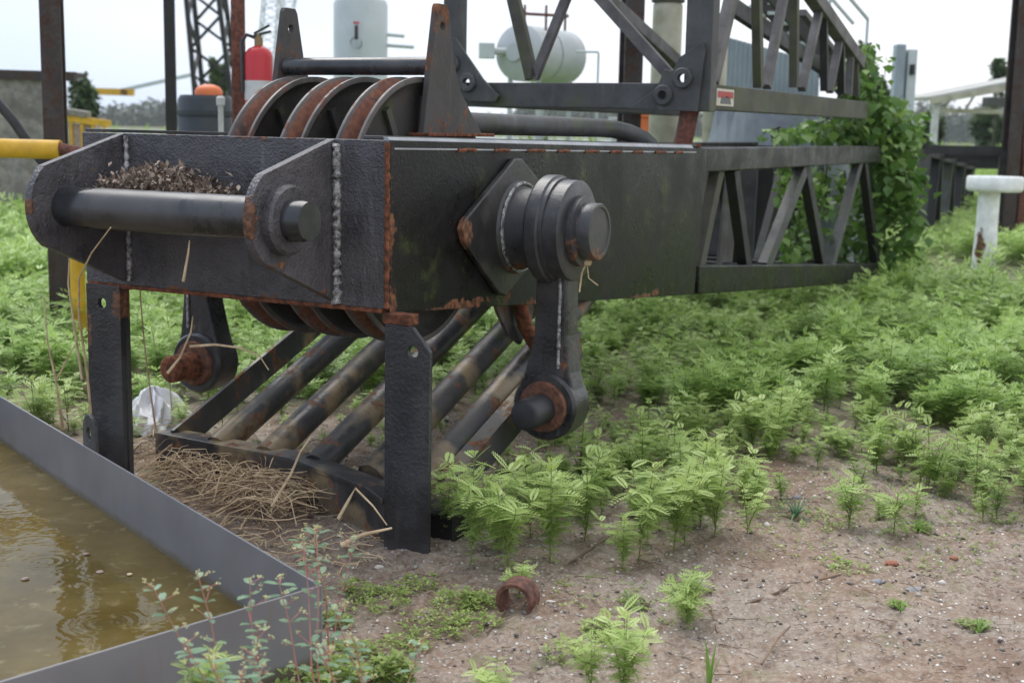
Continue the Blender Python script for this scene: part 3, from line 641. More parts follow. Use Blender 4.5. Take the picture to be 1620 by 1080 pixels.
# far lattice crane booms
def lattice_mast(label, P0, P1, w0, w1, n, rr, mat, Yd, lean_w=(1, 0, 0)):
    t = thing('crane_mast', label, 'crane mast', (P0.x, P0.y, 0)); o = Vector((P0.x, P0.y, 0)); P0 = P0-o; P1 = P1-o
    ax = (P1-P0).normalized(); s = ax.cross(Vector((0, 1, 0))).normalized(); d = Vector((0, 1, 0))
    cor = [(-1, -1), (1, -1), (1, 1), (-1, 1)]
    def pt(i, k): 
        f = i/n; w = (w0+(w1-w0)*f)/2; return P0.lerp(P1, f)+s*cor[k][0]*w+d*cor[k][1]*w
    for k in range(4): MB().bar(pt(0, k), pt(n, k), rr*2).build('chord', mat, t)
    for k in range(4):
        m = MB()
        j = (k+1) % 4; path = [pt(i, k if i % 2 else j) for i in range(n+1)]
        for a_, b_ in zip(path, path[1:]): MB.bar(m, a_, b_, rr*1.2)
        m.tube(path, rr*.4, 4); m.build('lacing', mat, t)
    return t
Yk = 34
lattice_mast('dark far crane boom with thick legs rising left of the rusty red post', atY(345, 168, Yk), atY(308, -160, Yk), .9, .7, 7, .055, M['lattice_dark'], Yk)
lattice_mast('pale thin far crane mast seen between the rusty post and keeper bracket', atY(420, 120, 60), atY(436, -80, 60), .75, .6, 16, .03, M['tank'], 60)
lattice_mast('pale thin far crane mast leaning right just before the keeper bracket', atY(440, 120, 66), atY(470, -80, 66), .6, .5, 16, .026, M['tank'], 66)
dj = thing('crane_jib', 'long thin crane jib lowered nearly level above the far trees', 'crane jib', tuple(atY(180, 146, 60)))
o = Vector(dj.location); e = atY(306, 118, 60)-o
MB().bar((0, 0, 0), e, .12, .16).build('tube', M['tank'], dj); MB().bar((-1.2, 0, .02), (.9, 0, .0), .25, .3).build('head', M['yellow'], dj)
MB().bar(e, e+Vector((3, 0, -3)), .1, .1).build('stay', M['lattice_dark'], dj)

# tall pale upright tank
Yv = 22; a = atY(528, 90, Yv); b = atY(613, 90, Yv); rt = (b.x-a.x)/2; zt = atY(570, -4, Yv).z
vt = thing('upright_tank', 'tall pale grey upright tank behind the keeper tube', 'tank', ((a.x+b.x)/2, Yv, 0))
MB().lathe([(0, rt), (zt-.12, rt), (zt-.05, rt*.93), (zt, rt*.7), (zt+.02, 0)], (0, 0, 0), (0, 0, 1), 48).build('shell', M['tank'], vt)
m = MB().lathe([(0, .09), (.12, .09)], (.0, -rt-.1, atY(568, 72, Yv).z), (0, -1, 0), 16); m.tube([(0, -rt-.15, 2.9), (0, -rt-.15, 3.12)], .03, 8); m.build('valve', M['black_rubber'], vt)
MB().lathe([(0, .05), (.03, .05), (.03, 0)], (0, -rt-.15, 3.14), (0, 0, 1), 14).build('valve_wheel', M['red'], vt)
for yy, e_ in ((55, 640), (72, 655)):
    q = atY(614, yy, Yv); z_ = q.z; MB().tube([(rt*.9, 0, z_), (rt+ (e_-614)*Yv/F_PX, 0, z_-.02)], .03, 8).build('outlet_pipe', M['tank'], vt)

# horizontal pale green tank on a frame
Yh = 19; cc = atY(822, 84, Yh); ce = atY(905, 88, Yh+1.3)
ht = thing('lying_tank', 'pale green tank lying on legs behind the olive lattice brace', 'tank', (cc.x, Yh, 0))
z_ = cc.z; rt = .39; ax = Vector((ce.x-cc.x, 1.3, 0)).normalized()
MB().lathe([(-.12, 0), (-.115, .12), (-.08, .25), (-.03, .34), (.0, rt), (1.25, rt), (1.28, .34), (1.33, .25), (1.37, .12), (1.38, 0)], (0, 0, z_), ax, 44).build('shell', M['tank_green'], ht)
MB().lathe([(0, rt+.012), (.04, rt+.012)], Vector((0, 0, z_))+ax*.55, ax, 44).build('seam_ring', M['tank'], ht)
MB().lathe([(-.14, .12), (-.17, .12), (-.17, 0)], (0, 0, z_), ax, 20).build('manhole', M['tank_green'], ht)
e = atY(760, 81, Yh)-Vector((cc.x, Yh, 0)); MB().box((e.x-.02, -.1, e.z-.1), (e.x+.2, .1, e.z+.11)).build('pump_box', M['tank'], ht, .01); MB().tube([(e.x+.2, 0, e.z), (-.1, 0, z_+.02)], .05, 10).build('pump_pipe', M['tank_green'], ht)
for k in (.15, 1.05):
    for s in (-1, 1):
        q = Vector((0, 0, 0))+ax*k; MB().bar((q.x+s*.2, q.y, 0), (q.x+s*.2, q.y, z_-.2), .07).build('leg', M['tank_green'], ht)
m = MB(); q1 = atY(828, 22, Yh)-Vector((cc.x, Yh, 0)); q2 = atY(900, 26, Yh)-Vector((cc.x, Yh, 0))
m = MB().tube([q1, q2], .022, 8); m.build('top_pipe', M['post_rust'], ht)
for xx in (q1.x+.02, (q1.x+q2.x)/2, q2.x-.05): MB().tube([(xx, 0, z_+rt*.8), (xx, 0, q1.z+.12)], .018, 8).build('riser', M['post_rust'], ht)
q1 = atY(912, 82, Yh)-Vector((cc.x, Yh, 0)); MB().tube([q1, q1+Vector((.3, 0, 0)), q1+Vector((.31, 0, -.02)), Vector((q1.x+.31, 0, 0))], .016, 8).build('drain_pipe', M['tank'], ht)

# cream vessels
for px, w, y0, lab in ((1057, 46, 4, 'weathered cream vessel behind the pin hole gusset'), (1136, 34, 30, 'cream vessel half hidden behind the mossy corner brace')):
    Yq = 13.5 if px < 1100 else 14.5; a = atY(px, y0, Yq); rr = w*Yq/F_PX/2
    t = thing('cream_vessel', lab, 'tank', (a.x, Yq, 0))
    MB().lathe([(.0, rr), (a.z-.1, rr), (a.z-.03, rr*1.0), (a.z, rr*.85), (a.z, 0)], (0, 0, 0), (0, 0, 1), 32).build('shell', M['cream'], t)
    MB().lathe([(0, rr*1.12), (.05, rr*1.12), (.05, 0)], (0, 0, a.z), (0, 0, 1), 32).build('rim', M['lattice_olive'], t)
# blue grey sheet clad building with stair behind the upper boom
Ys = 20; a = atY(1152, 20, Ys); b = atY(1300, 60, Ys)
sb_ = thing('sheet_building', 'blue grey corrugated metal building behind the upper lattice boom', 'building', (a.x, Ys, 0))
w_ = b.x-a.x; m = MB(); n = 40; H_ = a.z-.35
vs = []
for i in range(n+1):
    x = i*w_/n; y = .03*(i % 2); h1 = H_+.0-.35*i/n; vs += [(x, y, 0), (x, y, h1)]
m.add(vs, [(2*i, 2*i+2, 2*i+3, 2*i+1) for i in range(n)]); m.box((0, .05, 0), (w_, 2, H_-.45)); m.build('wall', M['sheetmetal'], sb_)
st = thing('metal_stair', 'steel stair with pale treads climbing behind the upper lattice boom', 'stairs', tuple(atY(1365, 150, 17.5)))
o = Vector(st.location); top = atY(1150, -90, 16.5)-o
for s in (0, .7): MB().bar((0, s, 0), top+Vector((0, s, 0)), .05, .22).build('stringer', M['lattice_dark'], st)
for i in range(13):
    q = top*((i+1)/14); MB().box((q.x-.14, .03, q.z+.0), (q.x+.14, .67, q.z+.04)).build('tread', M['tank'], st)
for i in range(3):
    q = top*((i*5+1)/14)
for s in (-.02, .72):
    MB().tube([Vector((0, s, .95)), top+Vector((0, s, .95))], .025, 8).build('handrail', M['tank'], st)
for i in range(5):
    q = top*(i/4); MB().tube([(q.x, -.02, q.z), (q.x, -.02, q.z+.95)], .02, 8).build('baluster', M['tank'], st)
for i in range(2): MB().bar((.0+i*0, .3*i, 0), (.0, .3*i, -o.z), .08).build('leg', M['lattice_dark'], st)
# grey tarpaulin covered pile under the upper boom
a = atY(1205, 205, 14.5)
m = MB(); nn = 22; vs = []; fs = []
for j in range(nn+1):
    for i in range(nn+1):
        u, v = i/nn*2-1, j/nn*2-1; R_ = max(0, 1-(u*u*.9+v*v*.9)**1.5) if True else 0
        z = 1.86*min(1, R_*2.2)+.05*math.sin(u*9+v*4)*R_+.03*math.sin(v*13+u*2)*R_
        vs.append((u*.95, v*.8, z))
for j in range(nn):
    for i in range(nn): q = j*(nn+1)+i; fs.append((q, q+1, q+nn+2, q+nn+1))
m.add(vs, fs, True); tp = m.build('tarp_pile', plain('grey_tarp', (.30, .33, .36), (.2, .22, .25), .55, 3, .3)); tp.location = (a.x+.25, 14.5, 0); tag(tp, 'pile under a blue grey tarpaulin below the upper lattice boom', 'covered pile')

ps = thing('steel_plates', 'dark steel plates standing on edge behind the black lattice', 'steel plates', tuple(onz(1200, 440, 0)))
ps.location = (atY(1130, 300, 12.6).x, 12.6, 0); r_ = random.Random(5)
for i in range(6):
    x0 = i*.165; MB().bar((x0, .05*i, 0), (x0+.03, .05*i+.1, 1.38-.02*i), .15, .02, up=(0, 1, 0)).build('plate', M['lattice_dark' if i % 2 else 'plate_mauve'], ps, .002)

# small yard clutter seen between the booms
for px, py, wpx, hpx, Yq, mt, nm, lab in ((1017, 192, 26, 12, 24, 'orange', 'crate', 'small orange crate seen under the gusset'), (985, 200, 34, 18, 25, 'tank', 'crate', 'pale grey crate left of the orange crate'), (1045, 198, 24, 20, 23, 'weed_far', None, '')):
    if not nm: continue
    q = atY(px, py+hpx/2, Yq); w = wpx*Yq/F_PX; h = max(.3, q.z)
    t = thing(nm, lab, 'crate', (q.x, Yq, 0)); zt = atY(px, py-hpx/2, Yq).z
    MB().box((-w/2, 0, 0), (w/2, .5, zt)).build('body', M[mt], t, .02); MB().box((-w/2-.03, -.03, zt), (w/2+.03, .53, zt+.06)).build('lid', M[mt], t, .01)

# twin pale column and its base
Yw = 27; a = atY(1436, 75, Yw); 
tw = thing('twin_column', 'tall pale blue twin column standing beyond the vine covered boom end', 'column', (a.x, Yw, 0))
za, zb_ = atY(1430, 70, Yw).z, atY(1447, 78, Yw).z
MB().box((-.21, 0, 1.55), (-.02, .3, za)).build('shaft', M['sheetmetal'], tw, .02); MB().box((.03, .02, 1.55), (.22, .3, zb_)).build('shaft', M['tank'], tw, .02)
MB().box((-.02, .12, 1.8), (.03, .2, zb_-.05)).build('web', M['sheetmetal'], tw)
MB().box((.07, -.06, zb_-.5), (.16, .02, zb_-.3)).build('switch_box', M['lattice_dark'], tw, .01)
MB().box((-.3, -.05, 0), (.3, .4, 1.55)).build('base', M['lattice_dark'], tw, .03)

# dark picket lattice boom section lying behind the pedestal
pk = thing('lattice_section', 'black lattice section lying in the weeds beyond the vines', 'crane boom')
A0, A1 = onz(1452, 392, 0), onz(1532, 340, 0); zt0, zt1 = atY(1462, 236, A0.y).z, atY(1538, 262, A1.y).z
A0t, A1t = A0+Vector((0, 0, zt0)), A1+Vector((0, 0, zt1))
for off in (0, 1.1):
    dv = Vector((off, -.15*off, 0)) if off else Vector((0, 0, 0))
    MB().bar(A0t+dv, A1t+dv, .16, .2).build('chord', M['lattice_dark'], pk); MB().bar(A0+dv+Vector((0, 0, .15)), A1+dv+Vector((0, 0, .15)), .15).build('chord', M['lattice_dark'], pk)
    for i in range(9):
        f = i/8; f2 = min(1, f+.05 if i % 2 else max(0, f-.05))
        MB().bar(A0.lerp(A1, f)+dv, A0t.lerp(A1t, f2)+dv, .17, .1).build('picket', M['lattice_dark' if i % 3 else 'lattice'], pk)
for i in range(5):
    f = i/4; MB().bar(A0t.lerp(A1t, f), A0t.lerp(A1t, f)+Vector((1.1, -.15, 0)), .12, .12).build('cross_member', M['lattice_dark'], pk)

# white pedestal with dished top
q = onz(1556, 424, 0); Yp = q.y
pd = thing('pedestal', 'white round topped steel pedestal with rust stains in the weeds', 'pedestal', (q.x, Yp, 0))
zt = atY(1567, 283, Yp).z; rr = 43*Yp/F_PX
MB().lathe([(0, .15), (.5, .128), (zt-.12, .128)], (0, 0, 0), (0, 0, 1), 32).build('column', M['pedestal'], pd)
MB().lathe([(zt-.13, .14), (zt-.15, rr-.03), (zt-.13, rr-.005), (zt-.11, rr), (zt+.01, rr), (zt+.03, rr-.015), (zt+.03, rr-.04), (zt-.0, rr-.06), (zt-.025, 0)], (.06, 0, 0), (0, 0, 1), 48).build('top', M['pedestal'], pd)
q = onz(1584, 380, 0)
gp = thing('pump_post', 'short green post standing behind the white pedestal', 'post', (q.x, q.y, 0))
MB().lathe([(0, .13), (1.0, .12), (1.03, .10), (1.03, 0)], (0, 0, 0), (0, 0, 1), 24).build('post', plain('green_paint', (.10, .30, .20), (.07, .22, .15), .5, 4), gp); MB().lathe([(0, .17), (.03, .17), (.03, .12)], (0, 0, 0), (0, 0, 1), 24).build('foot', M['lattice_dark'], gp)

# open shed at the right
Yd = 36; a = atY(1474, 158, Yd); b = atY(1600, 118, Yd)
sh = thing('open_shed', 'open sided shed with pale sloping roof before the river', 'shed', (a.x, Yd, 0))
wd = 3.4; ridge = atY(1590, 128, Yd).z; eav = a.z
MB().bar((-.12, 1.5, eav+.03), (wd, 1.5, ridge+.25), 3.4, .09).build('roof', M['roof'], sh)
MB().bar((-.12, -.25, eav-.06), (wd, -.25, ridge+.12), .08, .16).build('fascia', M['cream'], sh)
for x, y in ((.12, 0), (.12, 3), (wd-.2, 0), (wd-.2, 3)): MB().bar((x, y, 0), (x, y, eav+.05*(x > 1)+(ridge-eav)*(x/wd)), .16).build('post', M['white'] if x < 1 else M['post_brown'], sh)
MB().bar((0, 0, eav-.28), (wd, 0, eav-.28), .1, .12).build('tie_beam', M['cream'], sh)
for i in range(5): MB().bar((.3+i*.6, 0, eav-.28), (.55+i*.6, 0, eav+(ridge-eav)*(.55+i*.6)/wd), .05).build('truss_web', M['cream'], sh)
q = atY(1574, 160, Yd-1); MB().box((q.x-a.x-.2, -1.1, q.z-.15), (q.x-a.x+.35, -.6, q.z+.1)).build('equipment_box', M['lattice'], sh, .02)

# ================================================================== TRAY OF RAIN WATER
TA = Vector((-.526, 3.622, 0)); tu = Vector((-.6, .8, 0)); tv = Vector((-.68, -.733, 0)).normalized(); LU, LV = 3.6, 2.6; TH_ = .30
tr = thing('steel_tray', 'grey sheet steel tray full of murky rain water', 'tray', tuple(TA))
def tp_(a, b, z): return (tu.x*a+tv.x*b, tu.y*a+tv.y*b, z)
w = .008
def wall(a0, b0, a1, b1): 
    m = MB(); vs = [tp_(a0, b0, z) for z in (-.05, TH_)]; 
    m.add([tp_(a0, b0, -.05), tp_(a1, b0, -.05), tp_(a1, b1, -.05), tp_(a0, b1, -.05), tp_(a0, b0, TH_), tp_(a1, b0, TH_), tp_(a1, b1, TH_), tp_(a0, b1, TH_)],
          [(0, 1, 2, 3), (7, 6, 5, 4), (0, 4, 5, 1), (1, 5, 6, 2), (2, 6, 7, 3), (3, 7, 4, 0)])
    return m.build('side', M['tray'], tr, .002)
wall(0, 0, LU, w); wall(0, w, w, LV); wall(LU-w, w, LU, LV); wall(w, LV-w, LU-w, LV)
n = 260; xs = np.linspace(w, LU-w, n); ys = np.linspace(w, LV-w, 200); XX, YY = np.meshgrid(xs, ys)
PX = TA.x+tu.x*XX+tv.x*YY; PY = TA.y+tu.y*XX+tv.y*YY; ZW = np.zeros_like(PX)
for cx_, cy_, r_, am in ((165, 985, .13, .0026), (70, 888, .12, .0012), (130, 925, .09, .0006), (20, 800, .12, .0005)):
    c3 = onz(cx_, cy_, .075); d = np.hypot(PX-c3.x, PY-c3.y); ZW += am*np.cos(d*2*np.pi/.034)*np.exp(-((d-r_*.45)/(r_*.45))**2)
Vw = np.stack([PX-TA.x, PY-TA.y, ZW+.075], -1).reshape(-1, 3); I = np.arange(n*200).reshape(200, n)
wt = np_mesh('rain_water', Vw, np.stack([I[:-1, :-1], I[:-1, 1:], I[1:, 1:], I[1:, :-1]], -1).reshape(-1, 4), M['murk'], smooth=True); wt.location = TA; tag(wt, kind='structure')
# lifting eye on the far rim
m = MB(); aE = (onz(161, 705, TH_)-TA).dot(tu)
o = [(-.075, -.06), (.075, -.06), (.072, .06)]+[(.072*math.cos(rad(a)), .06+.075*math.sin(rad(a))) for a in range(15, 180, 15)]+[(-.072, .06)]
m.prism(o, lambda u, v, t: tp_(aE+u, t, TH_+v), -.018, -.002, hole=[circ(0, .055, .026, 16)]); m.build('lifting_eye', M['lattice'], tr, .003)
# things in the water
for i, (px, py, s) in enumerate(((205, 908, .010), (158, 904, .014), (137, 876, .012), (40, 915, .014))):
    q = onz(px, py, .078); m = MB(); m.lathe([(0, s), (.003, s*.8), (.004, 0)], q, (0, 0, 1), 9, False)
    tag(m.build('floating_leaf', M['debris' if i else 'straw']), ['small pale scrap floating near the middle of the murky water', 'dark leaf floating left of the pale scrap', 'pale leaf floating by the upper ripple ring', 'small leaf floating near the left picture edge'][i], 'leaf', 'scraps floating in the tray')

# ================================================================== VEGETATION
def frond(n, L, W, curl, rng, droop=.3):
    """feather leaf along +x: n leaflet pairs; returns verts, quads"""
    V = []; Q = []
    for i in range(n):
        t = (i+.7)/n; x = L*t; z = -droop*L*t*t; wd = W*math.sin(math.pi*min(1, .12+.88*t)**.8)**.7 if t < .98 else W*.4
        wd = W*(math.sin(math.pi*(.1+.85*t))**.6)
        lw = L/n*1.05
        for s in (-1, 1):
            b = len(V); tip = (x+lw*.9, s*wd, z+curl*wd)
            V += [(x-lw*.45, 0, z), (x-lw*.25, s*wd*.62, z+curl*wd*.5), tip, (x+lw*.62, s*wd*.45, z+curl*wd*.4)]
            Q.append((b, b+1, b+2, b+3))
    return np.array(V), np.array(Q)
def rotz(V, a): c_, s_ = math.cos(a), math.sin(a); return np.stack([V[:, 0]*c_-V[:, 1]*s_, V[:, 0]*s_+V[:, 1]*c_, V[:, 2]], -1)
def roty(V, a): c_, s_ = math.cos(a), math.sin(a); return np.stack([V[:, 0]*c_+V[:, 2]*s_, V[:, 1], -V[:, 0]*s_+V[:, 2]*c_], -1)
def rotx(V, a): c_, s_ = math.cos(a), math.sin(a); return np.stack([V[:, 0], V[:, 1]*c_-V[:, 2]*s_, V[:, 1]*s_+V[:, 2]*c_], -1)
def tri_stem(P, r):
    V = []; Q = []
    for i, p in enumerate(P):
        rr = r*(1-.6*i/len(P))
        for k in range(3): a = 2.094*k; V.append((p[0]+rr*math.cos(a), p[1]+rr*math.sin(a), p[2]))
    for i in range(len(P)-1):
        for k in range(3): Q.append((i*3+k, i*3+(k+1) % 3, i*3+3+(k+1) % 3, i*3+3+k))
    return np.array(V), np.array(Q)
def weed_proto(H, nleaf, npair, L, W, rng, branches=0, bare=.15, r=.003, lean=.12):
    SV, SQ, LV_, LQ, LT = [], [], [], [], []
    ns = nl = 0
    stems = [(np.array([0, 0, 0.]), rng.uniform(0, 6.28), H, lean*rng.uniform(.3, 1.3))]
    for b in range(branches):
        t = rng.uniform(.1, .5); stems.append((np.array([0, 0, H*t]), rng.uniform(0, 6.28), H*(.95-t)*rng.uniform(.7, 1), rng.uniform(.35, .7)))
    for si, (o, az, h, ln) in enumerate(stems):
        P = [o+np.array([math.cos(az)*ln*h*(u**1.3), math.sin(az)*ln*h*(u**1.3), h*u]) for u in np.linspace(0, 1, 6)]
        v, q = tri_stem(P, r if si == 0 else r*.7); SV.append(v); SQ.append(q+ns); ns += len(v)
        m_ = max(3, int(nleaf*(h/H)))
        for i in range(m_):
            u = bare+(1-bare)*(i+rng.uniform(0, .5))/m_; u = min(u, 1)
            p = o+np.array([math.cos(az)*ln*h*(u**1.3), math.sin(az)*ln*h*(u**1.3), h*u])
            sc = (.55+.75*math.sin(math.pi*min(1, .15+.8*(1-u)+.1)))*rng.uniform(.8, 1.15)
            v, q = frond(npair, L*sc, W*sc*rng.uniform(.85, 1.1), rng.uniform(-.1, .25), rng, rng.uniform(.05, .45))
            v = rotx(v, rng.uniform(-.35, .35)); v = roty(v, -rng.uniform(-.15, .45)-(.5 if u > .93 else 0)); v = rotz(v, i*2.4+rng.uniform(-.4, .4))
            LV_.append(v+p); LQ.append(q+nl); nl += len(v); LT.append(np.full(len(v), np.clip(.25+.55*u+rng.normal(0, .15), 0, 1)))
    return np.concatenate(SV), np.concatenate(SQ), np.concatenate(LV_), np.concatenate(LQ), np.concatenate(LT)
def scatter(name, protos, pts, mat_leaf, mat_stem, label=None, scl=(.75, 1.25)):
    Vs, Qs, Ts, SVs, SQs = [], [], [], [], []; n = m = 0
    for (x, y, s) in pts:
        sv, sq, lv, lq, lt = protos[RNG.integers(len(protos))]; a = RNG.uniform(0, 6.28); k_ = s*RNG.uniform(*scl); o = np.array([x, y, float(hgt(x, y))-.01])
        Vs.append(rotz(lv, a)*k_+o); Qs.append(lq+n); n += len(lv); Ts.append(np.clip(lt+RNG.normal(0, .22), 0, 1))
        if len(sv): SVs.append(rotz(sv, a)*k_+o); SQs.append(sq+m); m += len(sv)
    ob = np_mesh(name, np.concatenate(Vs), np.concatenate(Qs), mat_leaf, np.concatenate(Ts))
    tag(ob, label, None, None, 'stuff')
    if SVs: st_ = np_mesh('stems', np.concatenate(SVs), np.concatenate(SQs), mat_stem, None, ob); 
    return ob
rg = np.random.default_rng(3)
NEAR = [weed_proto(rg.uniform(.13, .30), int(rg.integers(22, 34)), 5, rg.uniform(.034, .052), rg.uniform(.010, .0150), rg, int(rg.integers(2, 6)), .04) for _ in range(14)]
MID = [weed_proto(rg.uniform(.2, .36), 30, 3, rg.uniform(.045, .062), rg.uniform(.014, .019), rg, 3, .04) for _ in range(8)]
FAR = [weed_proto(.34, 20, 1, .06, .022, rg, 3) for _ in range(5)]
VFAR = [weed_proto(.40, 9, 1, .2, .05, rg, 1) for _ in range(4)]
# density of weeds by where they root, read off a survey of the yard
gridx = np.array([0, 200, 400, 600, 700, 850, 1000, 1100, 1200, 1300, 1400, 1500, 1620])
gridy = np.array([440, 520, 600, 650, 700, 750, 800, 850, 900])
D = np.array([[1, 1, 1, 1, 1, 1, 1, 1, 1, 1, 1, 1, 1],
              [1, 1, 1, .9, .9, 1, 1, 1, 1, 1, 1, 1, 1],
              [.9, .6, .6, .8, .8, .8, .9, .9, .7, .7, .9, 1, 1],
              [.7, .3, .4, .5, .6, .6, .9, .9, .7, .6, .8, .95, 1],
              [.4, .1, .15, .3, .5, .7, .9, .8, .55, .4, .55, .85, .95],
              [.2, 0, 0, .1, .4, .8, .9, .75, .5, .28, .25, .5, .7],
              [0, 0, 0, 0, .2, .8, .65, .65, .32, .08, .11, .3, .55],
              [0, 0, 0, 0, .1, .5, .35, .3, .1, 0, .01, .06, .12],
              [0, 0, 0, 0, 0, .1, .05, .05, .02, 0, 0, 0, 0]])
def dens(px, py):
    i = np.clip(np.interp(py, gridy, np.arange(len(gridy))), 0, len(gridy)-1.001); j = np.clip(np.interp(px, gridx, np.arange(len(gridx))), 0, len(gridx)-1.001)
    a, b = int(i), int(j); u, v = i-a, j-b
    return (D[a, b]*(1-u)+D[a+1, b]*u)*(1-v)+(D[a, b+1]*(1-u)+D[a+1, b+1]*u)*v
def in_tray(x, y, mg=.05):
    d = Vector((x, y, 0))-TA; det = tu.x*tv.y-tu.y*tv.x; a = (d.x*tv.y-d.y*tv.x)/det; b = (tu.x*d.y-tu.y*d.x)/det
    return -mg < a < LU+mg and -mg < b < LV+mg
blocked = [(onz(1556, 424, 0), .2), (onz(1584, 380, 0), .2)]
def sow(Y0, Y1, per_m2, half=.46, sc=1.0, dens_on=True):
    out_ = []; area = half*2*(Y1+Y0)/2*(Y1-Y0); n = int(area*per_m2)
    for _ in range(n):
        y = math.sqrt(RNG.uniform(Y0*Y0, Y1*Y1)); x = RNG.uniform(-half, half)*y
        px, py = pr((x, y, 0))
        if dens_on and RNG.uniform() > dens(px, py): continue
        if abs(x-5.685-(y-16.1)*.3) < .75 and 12.5 < y < 16.6 and RNG.uniform() < .9: continue
        if in_tray(x, y) or math.sin(x*3.1+1)*math.sin(y*2.7+x) > .82 and y < 9: continue
        d = np.array([x, y, 0])-BO; lx, ly = d@_ex, d@_ey
        s = sc*RNG.uniform(.7, 1.2)
        if -1.6 < lx < .25 and -.3 < ly < 2.6: s *= .45
        elif -1.7 < lx < .1 and ly > 2.6: s *= .7
        out_.append((x, y, s))
    return out_
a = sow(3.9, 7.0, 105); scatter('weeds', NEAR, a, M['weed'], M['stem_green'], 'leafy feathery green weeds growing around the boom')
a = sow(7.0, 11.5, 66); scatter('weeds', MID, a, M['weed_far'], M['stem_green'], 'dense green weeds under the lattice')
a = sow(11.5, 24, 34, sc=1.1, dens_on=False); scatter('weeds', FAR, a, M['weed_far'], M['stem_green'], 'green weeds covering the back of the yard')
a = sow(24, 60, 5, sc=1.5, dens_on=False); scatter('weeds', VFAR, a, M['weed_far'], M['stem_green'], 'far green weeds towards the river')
# single larger weeds in front
hero = [weed_proto(rg.uniform(.33, .40), 40, 8, .060, .0165, rg, 6, .02, .0035, .2) for _ in range(6)]
hp = [(745, 905, 1.05, 'tall feathery green weed right against the front leg of the boom'), (805, 915, 1.0, 'bright green weed just above the rusty pipe ring'), (870, 895, 1.1, 'leafy weed right of the pipe ring, below the hanging link'),
      (925, 860, 1.0, 'green weed at the right end of the front clump'), (705, 860, .8, 'low green weed touching the foot of the front leg'), (840, 850, 1.05, 'green weed standing behind the front clump under the link'),
      (1010, 890, .95, 'first green weed of the clump on bare soil right of centre'), (1065, 875, 1.0, 'tallest weed of the clump on bare soil right of centre'), (1130, 860, .9, 'spreading weed at the right side of the centre clump'),
      (1095, 840, 1.0, 'weed rising behind the tallest one of the centre clump'), (985, 1120, .75, 'pale green weed at the bottom edge right of the pipe ring'), (775, 1120, .5, 'small weed tip at the bottom edge below the pipe ring'), (935, 1100, .5, 'thin weed at the bottom edge beside the pale one'),
      (1190, 725, .9, 'lone weed on the bare patch right of the hanging link'), (985, 905, .6, 'small weed at the left foot of the centre clump')]
for i, (px, py, s, lab) in enumerate(hp):
    q = onz(px, py, 0); sv, sq, lv, lq, lt = hero[i % 6]; a_ = RNG.uniform(0, 6.28)
    t = thing('weed_plant', lab, 'plant', (q.x, q.y, float(hgt(q.x, q.y))-.01), a_, 'single feathery weeds in front of the boom')
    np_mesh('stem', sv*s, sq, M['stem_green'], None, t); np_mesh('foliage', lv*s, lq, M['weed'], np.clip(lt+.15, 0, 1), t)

# creeping small leaved ground cover
def oval(L, W, n=1):
    return np.array([(0, 0, 0), (L*.5, W*.5, .1*L), (L, 0, 0), (L*.5, -W*.5, .1*L)]), np.array([(0, 1, 2, 3)])
def leaf_patch(name, label, spots, n, size, mat, hmax=.05):
    Vs, Qs, Ts = [], [], []; k_ = 0
    for _ in range(n):
        cx_, cy_, rr = spots[RNG.integers(len(spots))]; a = RNG.uniform(0, 6.28); r_ = rr*math.sqrt(RNG.uniform()); q = onz(cx_, cy_, 0); x, y = q.x+r_*math.cos(a), q.y+r_*math.sin(a)*.9
        if in_tray(x, y, .01): continue
        z = RNG.uniform(.004, hmax)*(1-r_/rr*.5); L_ = size*RNG.uniform(.6, 1.3)
        for j in range(3):
            v, q2 = oval(L_, L_*.55); v = roty(v, -RNG.uniform(-.1, .7)); v = rotz(v, a+j*2.1+RNG.uniform(-.4, .4))
            Vs.append(v+np.array([x, y, float(hgt(x, y))+z])); Qs.append(q2+k_); k_ += 4; Ts.append(np.full(4, RNG.uniform()))
    return tag(np_mesh(name, np.concatenate(Vs), np.concatenate(Qs), mat, np.concatenate(Ts)), label, None, None, 'stuff')
leaf_patch('ground_cover', 'low creeping light green leaves beside the pipe ring', [(600, 955, .12), (650, 930, .10), (570, 930, .07), (690, 985, .12), (745, 990, .10), (720, 955, .08), (560, 1035, .08), (640, 1020, .08), (760, 960, .07), (900, 1040, .08), (950, 1010, .06), (530, 985, .06)], 1150, .017, M['creeper'], .055)
leaf_patch('ground_cover', 'thin low green growth over the bare soil', [(1100, 800, .5), (1250, 760, .6), (1400, 760, .6), (1550, 860, .4), (1000, 950, .3), (1350, 850, .5), (1500, 800, .5)], 900, .014, M['creeper'], .015)
leaf_patch('ground_cover', 'scattered tiny seedlings on the bare soil', [(1210, 800, .2), (1290, 820, .15), (1450, 835, .07), (1470, 760, .2), (1380, 800, .25), (1100, 935, .05), (1540, 990, .05), (1420, 965, .03), (1340, 900, .1), (1560, 820, .15), (1000, 960, .06)], 420, .02, M['creeper'], .03)
